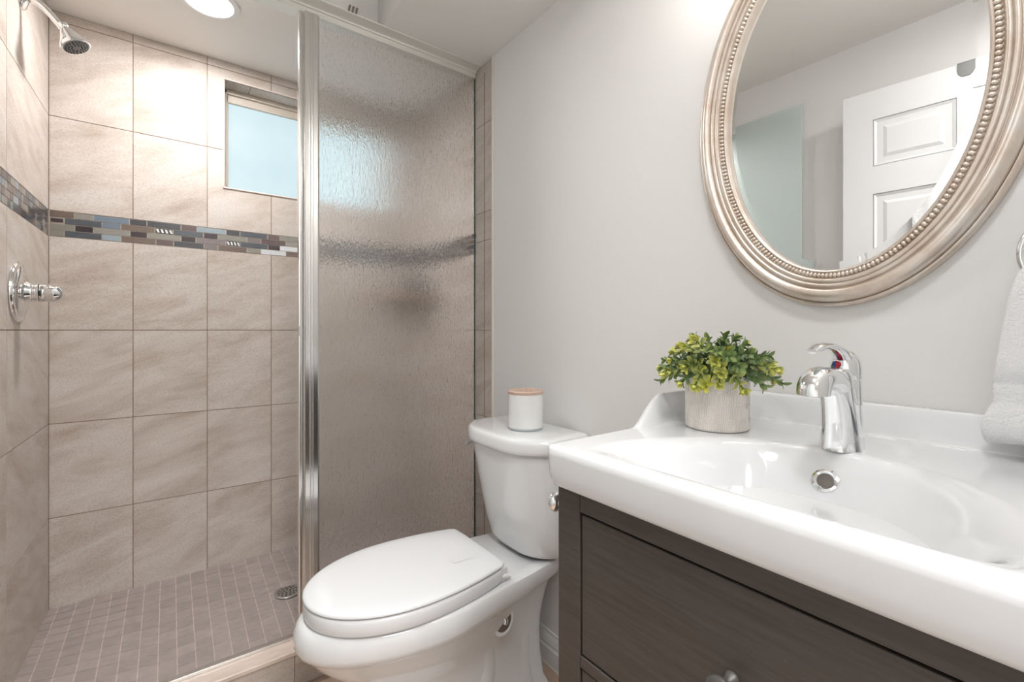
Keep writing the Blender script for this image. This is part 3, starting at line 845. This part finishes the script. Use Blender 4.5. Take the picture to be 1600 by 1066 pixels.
# candle on the tank lid
cp = Vector((.862, 1.086, .7675))
cd = empty('candle', cp, 'white glass jar candle with a rose copper lid standing on the toilet tank', 'candle')
cr_ = .0530
bm = BM(); lathe(bm, cp, (0, 0, 1), [(.047, 0), (.051, .001), (cr_, .006), (cr_, .106), (cr_ - .0022, .106), (cr_ - .0022, .009), (.001, .008)], 56); obj('jar', bm, M['jar'], cd)
bm = BM(); lathe(bm, cp, (0, 0, 1), [(.0475, -.0001), (.0515, .001), (cr_ + .0004, .005), (cr_ + .0005, .0075), (cr_ - .001, .008)], 56, True, False); obj('glass_base', bm, plain('thick grey glass base', S(178, 186, 188), .06, coat=.6), cd)
bm = BM(); lathe(bm, cp, (0, 0, 1), [(.044, .0095), (cr_ - .0026, .011), (cr_ - .0026, .095), (.001, .095)], 48); obj('wax', bm, M['wax'], cd)
bm = BM(); lathe(bm, cp + Vector((0, 0, .106)), (0, 0, 1), [(cr_ + .0008, 0), (cr_ + .0012, .0012), (cr_ + .0012, .008), (cr_ - .001, .010), (.040, .010), (.039, .0088), (.001, .0088)], 56); ld = obj('lid', bm, M['copper'], cd)
bm = BM()
for k in range(3):
    a = k * 2.1 + .4; lathe(bm, cp + Vector((.019 * math.cos(a), .019 * math.sin(a), .1145)), (0, 0, 1), [(.010, 0), (.010, .0022), (.006, .0022), (.006, .0)], 18)
obj('embossed_mark', bm, M['copper'], ld)

# ------------------------------------------------------------------ vanity cabinet
VX, VYa, VYb = .480, -.024, .524
vn = empty('vanity_cabinet', (.72, .25, 0), 'black-brown wooden vanity cabinet with wide drawers under the white sink', 'vanity cabinet')
def vbox(name, *a, parent=vn, mat='wood', bv=.0015):
    bm = BM(); box(bm, *a); return obj(name, bm, M[mat], parent, smooth=False, bevel=bv)
for x0_, x1_ in ((VX, VX + .045), (.925, .962)):
    for y0_, y1_ in ((VYa, VYa + .045), (VYb - .045, VYb)): vbox('leg', x0_, x1_, y0_, y1_, 0, .8275)
yi0, yi1 = VYa + .045, VYb - .045
vbox('top_rail', VX + .001, VX + .02, yi0, yi1, .797, .8275)
vbox('middle_rail', VX + .001, VX + .02, yi0, yi1, .570, .587)
vbox('bottom_rail', VX + .001, VX + .02, yi0, yi1, .335, .355)
vbox('side_panel', VX + .045, .925, VYb - .020, VYb - .008, .33, .8275); vbox('side_panel', VX + .045, .925, VYa + .008, VYa + .020, .33, .8275)
vbox('back_panel', .94, .95, yi0, yi1, .33, .62); vbox('bottom_shelf', VX + .01, .95, yi0, yi1, .16, .18)
vbox('drawer_carcass', VX + .03, .93, yi0 + .004, yi1 - .004, .36, .70, mat='black', bv=0)
vbox('painted_gap_shade', VX + .022, VX + .026, yi0, yi1, .36, .80, mat='black', bv=0)  # black sheet painted in as the shade behind the drawer fronts
for z0_, z1_, kz in ((.5895, .793, .690), (.3575, .5675, .462)):
    d = vbox('drawer', VX + .003, VX + .021, yi0 + .0035, yi1 - .0025, z0_, z1_)
    bm = BM(); lathe(bm, (VX + .003, .253, kz), (-1, 0, 0), [(.008, 0), (.0075, .004), (.0048, .008), (.0045, .013), (.009, .019), (.0135, .023), (.0142, .026), (.0135, .028), (.010, .0295), (.001, .030)], 32)
    obj('knob', bm, M['knob'], d)
# side hook on the vanity's toilet side
hkp = Vector((.500, VYb, .787))
sk = empty('towel_hook', hkp, 'round chrome knob on the vanity side facing the toilet', 'hook')
bm = BM(); lathe(bm, hkp, (0, 1, 0), [(.010, 0), (.010, .003), (.006, .006), (.006, .016), (.013, .020), (.0155, .024), (.0155, .028), (.012, .031), (.001, .032)], 32); obj('hook_knob', bm, M['chrome'], sk)

# ------------------------------------------------------------------ sink: one glazed ceramic top with a broad basin
SX0, SX1, SY0, SY1, SZ = .459, .9735, -.034, .534, .890
SC = .25
def grid_axis(a, b, n, dense):
    xs = set(a + (b - a) * i / n for i in range(n + 1))
    for c0_, c1_, m in dense:
        for i in range(m + 1): xs.add(c0_ + (c1_ - c0_) * i / m)
    xs = sorted(x for x in xs if a <= x <= b); out = [xs[0]]
    for x in xs[1:]:
        if x - out[-1] > .0006: out.append(x)
    out[-1] = b
    return out
gx = grid_axis(SX0, SX1, 90, [(SX0, SX0 + .018, 14), (.925, SX1, 34)])
gy = grid_axis(SY0, SY1, 100, [(SY0, SY0 + .035, 20), (SY1 - .035, SY1, 26)])
def sinkz(x, y):
    d = abs(y - SC); z = SZ
    xb = .772 - .145 * (d / .20) ** 2.6
    s1 = x - .482; s2 = (xb - x); s3 = .225 - d
    def f(t): return 1 - (1 - min(1, max(0, t)) ** 1.45) ** 2.5
    z -= .115 * f(s1 / .12) * f(s2 / .14) * f(s3 / .19)
    # raised side wings and splash back
    wing = .055 * smooth((x - .655) / .085) * smooth((d - .259) / .013)
    bs = .0495 * smooth((x - .930) / .022) ** 1.2
    z += max(wing, bs)
    # soft fillet at their foot
    z += .004 * smooth((d - .240) / .022) * smooth((x - .69) / .05) * (1 if wing < .004 else 0)
    # rounded outer edges
    e = min(x - SX0, y - SY0, SY1 - y, (SX1 - x) * 4 + .001); r = .012
    if e < r: z -= r - math.sqrt(max(0, r * r - (r - e) ** 2))
    return z
def plan(x, y):
    r = .016
    for yc, s in ((SY1, 1), (SY0, -1)):
        a = (x - SX0) / r; b_ = (yc - y) * s / r
        if a < 1 and b_ < 1:
            px, py = 1 - a, 1 - b_
            qx, qy = px * math.sqrt(1 - py * py / 2), py * math.sqrt(1 - px * px / 2)
            return SX0 + r - qx * r, yc - s * (r - qy * r)
    return x, y
bm = BM(); V = []
for x in gx:
    row = []
    for y in gy:
        px, py = plan(x, y); row.append(bm.verts.new((px, py, sinkz(x, y))))
    V.append(row)
for i in range(len(gx) - 1):
    for j in range(len(gy) - 1): bm.faces.new((V[i][j], V[i+1][j], V[i+1][j+1], V[i][j+1]))
edge = [V[i][0] for i in range(len(gx))] + [V[-1][j] for j in range(1, len(gy))] + [V[i][-1] for i in range(len(gx) - 2, -1, -1)] + [V[0][j] for j in range(len(gy) - 2, 0, -1)]
prev = edge; cxs, cys = (SX0 + SX1) / 2, (SY0 + SY1) / 2
for z, ins in ((.8755, .0), (.850, .0015), (.836, .0035), (.831, .0055), (.829, .009), (.829, .03)):
    cur = []
    for v_ in edge:
        x, y = v_.co.x, v_.co.y
        x = min(max(x, SX0 + ins) if x < cxs else x, SX1 - 0); x2 = x if x > SX0 + .02 else x + 0
        fx_ = ins if v_.co.x < SX0 + .02 else 0
        ny = y - ins if y > SY1 - .02 else (y + ins if y < SY0 + .02 else y)
        cur.append(bm.verts.new((max(v_.co.x, SX0) + (fx_ if v_.co.x <= SX0 + .016 else 0), ny, z)))
    for k in range(len(edge)): bm.faces.new((prev[k], cur[k], cur[(k+1) % len(edge)], prev[(k+1) % len(edge)]))
    prev = cur
bm.faces.new(prev)
sink = obj('sink', bm, M['ceramic'], None, angle=75)
tag(sink, 'white ceramic sink top with a broad basin and raised back, on the dark vanity', 'sink')
# overflow ring on the basin's back slope
ox, oy = 0.735, .252; 
e_ = .004; gz = (sinkz(ox + e_, oy) - sinkz(ox - e_, oy)) / (2 * e_)
on = Vector((-gz, 0, 1)).normalized(); oc = Vector((ox, oy, sinkz(ox, oy)))
E_OX = (oc, on)
for c_ in [0]:
    bm = BM(); lathe(bm, oc - on * .004, on, [(.0165, 0), (.0178, .004), (.0168, .0065), (.0135, .0072), (.0108, .0052), (.0104, -.006)], 44, True, False); rg_ = obj('overflow_ring', bm, M['chrome'], sink)
    bm = BM(); lathe(bm, oc - on * .012, on, [(.0104, 0), (.0104, .0125)], 32); obj('overflow_hole', bm, plain('dim overflow bore', S(110, 104, 98), .5), rg_)
bm = BM(); zz = sinkz(.62, .25); lathe(bm, (.62, .25, zz - .001), (0, 0, 1), [(.03, 0), (.03, .003), (.024, .004), (.022, .002), (.001, .002)], 36); obj('basin_drain', bm, M['chrome'], sink)

# ------------------------------------------------------------------ faucet
FX, FY, FZ = .800, .252, .8895
fa = empty('faucet', (FX, FY, FZ), 'chrome single-lever faucet standing at the back of the sink', 'faucet')
bm = BM()
# swooping front body: broad foot that flows up and forward into the spout
rings = []
for z, cx_, rx, ry in ((.8895, .797, .035, .0265), (.892, .797, .0345, .026), (.91, .795, .032, .0245), (.93, .792, .030, .0230), (.95, .788, .0300, .0218), (.97, .782, .0300, .0208), (.985, .778, .029, .020), (.998, .776, .026, .019), (1.006, .776, .020, .015), (1.009, .776, .010, .008)):
    rings.append([Vector((cx_ + rx * math.cos(a), FY + ry * math.copysign(abs(math.sin(a)) ** .9, math.sin(a)), z)) for a in (2 * PI * k / 40 for k in range(40))])
loft(bm, rings); obj('faucet_body', bm, M['chrome'], fa)
bm = BM()
rings = []
def spring(cx_, cz_, vx, vz, ru, rv):
    rings.append([Vector((cx_ + vx * rv * math.sin(a), FY + ru * math.cos(a), cz_ + vz * rv * math.sin(a))) for a in (2 * PI * k / 36 for k in range(36))])
for cx_, cz_, tilt, ru, rv in ((.800, .955, 50, .016, .014), (.785, .972, 35, .0185, .017), (.765, .986, 18, .0200, .0185), (.742, .9935, 6, .0206, .0188), (.722, .9950, 0, .0208, .0186)):
    t = R(tilt); spring(cx_, cz_, math.sin(t) * 1, math.cos(t), ru, rv)
for k in range(1, 10):
    f_ = R(90 * k / 9); spring(.716 - .0225 * math.sin(f_), .9765 + .0185 * math.cos(f_), -math.sin(f_), math.cos(f_), .0208 - .001 * k / 9, .0186 + .0012 * k / 9)
loft(bm, rings)
sp_ = obj('spout', bm, M['chrome'], fa)
bm = BM(); lathe(bm, (.6935, FY, .978), Vector((0, 0, -1)), [(.012, 0), (.012, .0026), (.010, .0026), (.010, .001)], 24); obj('aerator', bm, M['nickel'], sp_)
bm = BM(); lathe(bm, (.812, FY, .89), (0, 0, 1), [(.024, 0), (.022, .03), (.0205, .06), (.0200, .0985), (.0190, .1)], 40); obj('valve_column', bm, M['chrome'], fa)
bm = BM(); lathe(bm, (.812, FY, .991), (0, 0, 1), [(.0195, 0), (.0202, .001), (.0202, .016), (.0188, .026), (.0155, .034), (.009, .040), (.001, .042)], 40); cap_ = obj('handle_cap', bm, M['chrome'], fa)
bm = BM()
tube(bm, [(.806, FY, 1.016), (.790, FY, 1.030), (.765, FY, 1.038), (.735, FY, 1.041), (.708, FY, 1.0395), (.690, FY, 1.035)], [.012, .0125, .010, .0085, .0095, .006], 24, 6, flat=.55, side=(0, 1, 0))
obj('lever', bm, M['chrome'], fa)
for s, c in ((1, S(190, 30, 45)), (-1, S(25, 70, 150))):
    bm = BM(); c3 = Vector((.7925, FY + .004, 1.013)); nn = Vector((-1, .25, .15)).normalized(); a_, u_, v_ = frame_for(nn)
    pts = [c3 + (u_ * math.cos(PI / 2 * 0 + PI * k / 12 + (0 if s > 0 else PI) + PI / 2) + v_ * math.sin(PI * k / 12 + (0 if s > 0 else PI) + PI / 2)) * .0048 for k in range(13)]
    loft(bm, [pts, [p + nn * .0035 for p in pts]]); tag(obj('temperature_mark', bm, plain('red mark' if s > 0 else 'blue mark', c, .3), cap_, smooth=False), 'red half' if s > 0 else 'blue half')

# ------------------------------------------------------------------ potted plant
PP = Vector((.782, .437, .8905)); pr = .0520; ph = .094
pl = empty('potted_plant', PP, 'artificial green and yellow leafy plant in an embossed white pot on the sink', 'potted plant')
bm = BM(); lay = bm.loops.layers.float_color.new('tint')
NA, NZ = 520, 130; nar = 16
cell = 2 * PI / nar
def emboss(a, z):
    """overlapping arch scallops with raised concentric ribs"""
    rows_ = 5; hrow = ph / 3.9; best = None
    k = int(z / hrow) + 2
    for r_ in range(k, -3, -1):
        pass
    # rows lower down overlap the ones above
    val = 0
    for r_ in range(-2, 6):
        base = r_ * hrow - hrow * .4; off = (r_ % 2) * cell / 2
        da = ((a + off) % cell) - cell / 2; u = da * pr; w_ = cell * pr / 2
        top = base + hrow * 1.0
        dz_ = z - top
        rad = math.hypot(u, max(0, dz_)) if dz_ > 0 else abs(u)
        if rad <= w_:
            inside = dz_ < w_
            if inside: return .5 + .5 * math.cos(rad / w_ * 2 * PI * 3.5)
    return 0.5
G = []
topz = lambda a: ph - .0055 * (1 - abs(math.sin((a) / cell * PI)) ** .8)
for i in range(NA):
    a = 2 * PI * i / NA; c_ = []
    zt_ = topz(a)
    for j in range(NZ + 1):
        z = .003 + (zt_ - .003) * j / NZ; e = emboss(a, z); r_ = pr + .0009 * e
        c_.append((bm.verts.new((PP.x + r_ * math.cos(a), PP.y + r_ * math.sin(a), PP.z + z)), e))
    G.append(c_)
ca, cb = S(198, 188, 180), S(232, 227, 222)
for i in range(NA):
    A, B = G[i], G[(i+1) % NA]
    for j in range(NZ):
        f = bm.faces.new((A[j][0], B[j][0], B[j+1][0], A[j+1][0]))
        for l, e in zip(f.loops, (A[j][1], B[j][1], B[j+1][1], A[j+1][1])): l[lay] = (*[p + (q - p) * e for p, q in zip(ca, cb)], 1)
# foot, rim thickness and inside
def ringv(r_, zf_): return [bm.verts.new((PP.x + r_ * math.cos(2 * PI * i / NA), PP.y + r_ * math.sin(2 * PI * i / NA), PP.z + zf_(2 * PI * i / NA))) for i in range(NA)]
rA = ringv(pr - .003, lambda a: 0); rT = ringv(pr - .004, topz); rB = ringv(pr - .004, lambda a: .02)
def bridge(a, b_):
    for i in range(NA):
        f = bm.faces.new((a[i], a[(i+1) % NA], b_[(i+1) % NA], b_[i]))
        for l in f.loops: l[lay] = (*cb, 1)
bridge([g[0][0] for g in G], rA); bridge([g[-1][0] for g in G], rT); bridge(rT, rB)
f = bm.faces.new(rA); f2 = bm.faces.new(rB)
for l in list(f.loops) + list(f2.loops): l[lay] = (*ca, 1)
obj('pot', bm, M['pot'], pl, angle=60)
bm = BM(); lathe(bm, PP, (0, 0, 1), [(pr - .0045, .07), (pr - .0045, .078), (.001, .083)], 32); obj('soil', bm, M['soil'], pl)

rg = random.Random(21)
leaves = BM(); ll = leaves.loops.layers.float_color.new('tint'); stems = BM()
GD, GM, GY, YE = S(68, 98, 76), S(112, 138, 88), S(164, 174, 84), S(212, 208, 112)
def lerp3(a, b_, t): return tuple(x + (y - x) * t for x, y in zip(a, b_))
def leaf(p, d, up, L, W, c0, c1, fold=.25, curl=.25):
    d = d.normalized(); s = d.cross(up)
    if s.length < 1e-3: s = d.orthogonal()
    s.normalize(); n = s.cross(d).normalized()
    prof_ = [(0, .12), (.2, .5), (.42, .88), (.62, 1), (.8, .8), (.93, .42), (1, .03)]
    rows_ = []
    for t, w_ in prof_:
        c = p + d * (L * t) - n * (curl * L * t * t); hw = W * .5 * w_
        rows_.append([leaves.verts.new(c + s * (hw * q) + n * (fold * hw * abs(q))) for q in (-1, 0, 1)])
    for k, (a, b_) in enumerate(zip(rows_[:-1], rows_[1:])):
        cc = lerp3(c0, c1, prof_[k][0])
        for m_ in range(2):
            f = leaves.faces.new((a[m_], a[m_+1], b_[m_+1], b_[m_])); q = 1.12 if m_ else .92
            for l in f.loops: l[ll] = (*[min(1, x * q) for x in cc], 1)
NS = 60
for k in range(NS):
    az = k * 2.39996 + rg.uniform(-.2, .2); tl_ = math.sqrt((k + .5) / NS)
    inc = R(6) + R(72) * tl_ + rg.uniform(-.12, .12)
    L = .068 + .020 * rg.random()
    if k % 19 == 17: L += .018
    base = PP + Vector((.022 * tl_ * math.cos(az), .022 * tl_ * math.sin(az), .086))
    d0 = Vector((math.sin(inc) * math.cos(az), math.sin(inc) * math.sin(az), math.cos(inc)))
    sag = .020 * tl_
    P_ = [base + d0 * (L * t) + Vector((0, 0, .012 * math.sin(t * PI) - sag * t * t)) for t in (0, .33, .66, 1)]
    # keep clear of the wall
    P_ = [Vector((min(p.x, .945), p.y, max(p.z, .905))) for p in P_]
    tube(stems, P_, [.0016, .0014, .0012, .0009], 6, 3)
    Q = catmull(P_, 8); nl = 9; light = rg.random() < (.55 if tl_ > .35 else .35)
    for m_ in range(nl):
        t = .22 + .78 * m_ / (nl - 1); i_ = min(len(Q) - 2, int(t * (len(Q) - 1))); p = Q[i_]; tg = (Q[i_+1] - Q[i_]).normalized()
        u1 = tg.orthogonal().normalized(); u2 = tg.cross(u1)
        for side_ in range(2):
            a = m_ * 1.57 + side_ * PI + rg.uniform(-.3, .3)
            out = u1 * math.cos(a) + u2 * math.sin(a)
            dd_ = (out * (1.0 - .45 * t) + tg * (.55 + .5 * t)).normalized()
            Lf = (.0205 - .005 * t) * rg.uniform(.85, 1.15); tt = t ** 1.6
            if light: c0 = lerp3(GD, GY, tt); c1 = lerp3(GM, YE, min(1, tt * 1.2))
            else: c0 = lerp3(GD, GM, tt * .8); c1 = lerp3(S(70, 104, 74), GY, tt * .65)
            leaf(p, dd_, tg, Lf, Lf * .52, c0, c1)
    if light or rg.random() < .4:
        for m_ in range(4):
            a = m_ * PI / 2 + .4; out = u1 * math.cos(a) + u2 * math.sin(a)
            leaf(Q[-1], (tg + out * .7), out, .013, .0066, GY, YE)
# two yellow rosettes turned to the room
for off, s_ in ((Vector((-.052, .006, .108)), 1.0), (Vector((-.060, -.012, .082)), 1.0), (Vector((-.02, -.012, .128)), .8)):
    c = PP + off; nrm = Vector((-1, -.1, .35)).normalized(); a_, u_, v_ = frame_for(nrm)
    tube(stems, [PP + Vector((-.02, 0, .085)), PP + off * .6 + Vector((0, 0, .04)), c], .0012, 6, 3)
    for ring_, (nn, Lf, tilt) in enumerate(((6, .019, .35), (5, .013, .9))):
        for m_ in range(nn):
            a = 2 * PI * m_ / nn + ring_ * .5; out = u_ * math.cos(a) + v_ * math.sin(a)
            leaf(c, out + nrm * tilt, nrm, Lf * s_, Lf * .5 * s_, S(160, 166, 62), S(212, 206, 88), .2, .1)
obj('stems', stems, plain('green stem', S(92, 112, 60), .5), pl)
fo = obj('foliage', leaves, M['leaf'], pl, angle=180)

# ------------------------------------------------------------------ oval mirror with a beaded champagne frame
MY, MZ = .315, 1.490; MRY, MRZ = .262, .3835
mr = empty('oval_mirror', (XW, MY, MZ), 'oval wall mirror in a beaded champagne silver frame above the sink', 'mirror')
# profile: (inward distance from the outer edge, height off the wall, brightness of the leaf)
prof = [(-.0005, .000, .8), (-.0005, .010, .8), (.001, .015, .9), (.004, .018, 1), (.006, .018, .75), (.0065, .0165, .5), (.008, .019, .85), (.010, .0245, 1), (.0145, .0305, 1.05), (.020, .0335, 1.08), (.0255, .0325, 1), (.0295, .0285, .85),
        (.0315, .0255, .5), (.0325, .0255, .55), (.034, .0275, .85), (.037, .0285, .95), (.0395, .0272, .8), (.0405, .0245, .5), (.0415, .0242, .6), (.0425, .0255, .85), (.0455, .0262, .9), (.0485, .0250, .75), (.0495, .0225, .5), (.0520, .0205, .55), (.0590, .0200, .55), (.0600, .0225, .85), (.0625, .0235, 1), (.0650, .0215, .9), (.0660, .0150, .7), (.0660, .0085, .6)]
bm = BM(); lay = bm.loops.layers.float_color.new('tint'); NA = 240; rows_ = []
def ell(t, ins):
    c, s = math.cos(t), math.sin(t); n = Vector((c / MRY, s / MRZ)); n.normalize()
    return MY + MRY * c - n.x * ins, MZ + MRZ * s - n.y * ins
TT = [];  # near-uniform arc length parameters
acc = 0; tab = [(0, 0)]
for i in range(1, 2001):
    t0_, t1_ = 2 * PI * (i - 1) / 2000, 2 * PI * i / 2000
    acc += math.hypot(MRY * (math.cos(t1_) - math.cos(t0_)), MRZ * (math.sin(t1_) - math.sin(t0_))); tab.append((acc, t1_))
def arcs(n, ph_=0):
    out = []; k = 0
    for i in range(n):
        sgoal = acc * (i + ph_) / n
        while tab[k + 1][0] < sgoal: k += 1
        f_ = (sgoal - tab[k][0]) / max(1e-9, tab[k+1][0] - tab[k][0]); out.append(tab[k][1] + f_ * (tab[k+1][1] - tab[k][1]))
    return out
TT = arcs(NA)
for ins, h, br in prof:
    rows_.append([bm.verts.new((XW - h, *ell(t, ins))) for t in TT])
for a in range(len(prof) - 1):
    for i in range(NA):
        j = (i + 1) % NA; f = bm.faces.new((rows_[a][i], rows_[a][j], rows_[a+1][j], rows_[a+1][i]))
        for l, k in zip(f.loops, (a, a, a + 1, a + 1)):
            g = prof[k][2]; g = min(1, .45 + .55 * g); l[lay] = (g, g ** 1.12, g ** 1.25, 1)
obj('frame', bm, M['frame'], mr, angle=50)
bm = BM(); lay = bm.loops.layers.float_color.new('tint')
for t in arcs(224, .5):
    y, z = ell(t, .0555); c = Vector((XW - .0215, y, z)); nn_ = Vector((0, math.cos(t) / MRY, math.sin(t) / MRZ)).normalized()
    th_ = math.atan2(nn_.z, nn_.y)
    bmesh.ops.create_uvsphere(bm, u_segments=12, v_segments=8, radius=.0035, matrix=Matrix.Translation(c) @ Matrix.Rotation(th_ + .25, 4, 'X') @ Matrix.Diagonal((1, 1.3, 1, 1)))
for f in bm.faces:
    for l in f.loops: l[lay] = (.98, .97, .95, 1)
obj('bead_moulding', bm, M['frame'], mr, angle=180)
# mirror glass with a bevelled border
bm = BM(); gh = .0105
rr = []
for ins, h in ((.0655, .0097), (.0800, .0105)):
    rr.append([Vector((XW - h, *ell(t, ins))) for t in TT])
loft(bm, rr, False, True)
obj('mirror_glass', bm, M['mirror'], mr, smooth=False)

# ------------------------------------------------------------------ hand towel on a ring at the right
ty, tz = .030, 1.22
rn = empty('towel_ring', (XW, ty, tz), 'chrome towel ring on the wall right of the mirror holding the white towel', 'towel ring')
bm = BM(); lathe(bm, (XW, ty, tz + .0), (-1, 0, 0), [(.024, 0), (.024, .004), (.015, .008), (.009, .010), (.009, .060), (.011, .064), (.006, .068)], 28); obj('wall_mount', bm, M['chrome'], rn)
bm = BM(); rc = .055; cc = Vector((XW - .062, ty, tz - rc))
tube(bm, [cc + Vector((0, rc * math.sin(a), rc * math.cos(a))) for a in (2 * PI * k / 40 for k in range(41))], .0042, 10, 1, cap=False); obj('ring', bm, M['chrome'], rn)
bm = BM(); rings = []
tc = XW - .066
sec = [ # z, half width, half depth, centre y
    (1.176, .008, .008, .030), (1.170, .028, .014, .030), (1.158, .044, .019, .031), (1.140, .055, .021, .032), (1.11, .062, .022, .033), (1.06, .068, .023, .034), (1.025, .0725, .0235, .034), (.999, .0755, .024, .034), (.997, .0745, .0228, .034), (.992, .0748, .0228, .034), (.990, .0758, .0238, .034),
    (.986, .0752, .023, .034), (.982, .0762, .024, .034), (.978, .0755, .023, .034), (.974, .0765, .024, .034), (.970, .0758, .023, .034), (.966, .077, .0248, .034), (.950, .083, .026, .035), (.938, .0865, .027, .0355), (.928, .0855, .026, .0355), (.920, .084, .024, .035), (.9155, .081, .020, .035), (.9145, .07, .01, .035)]
for z, hw, hd_, cy_ in sec:
    ring = []
    for k in range(72):
        a = 2 * PI * k / 72; c_, s_ = math.cos(a), math.sin(a)
        cx = math.copysign(abs(c_) ** .55, c_); sx = math.copysign(abs(s_) ** .75, s_)
        fold = .0035 * math.sin(cx * 9 + .8) * min(1, (1.18 - z) * 12) if s_ < 0 else 0
        ring.append(Vector((tc + hd_ * sx + fold, cy_ + hw * cx, z - .004 * (1.176 - z) / .26 + .003 * math.sin(cx * 4) * (z < .95) )))
    rings.append(ring)
loft(bm, rings)
t_ = obj('towel', bm, M['towel'], None, angle=60)
tag(t_, 'white terry hand towel hanging at the right over the back of the sink', 'towel')
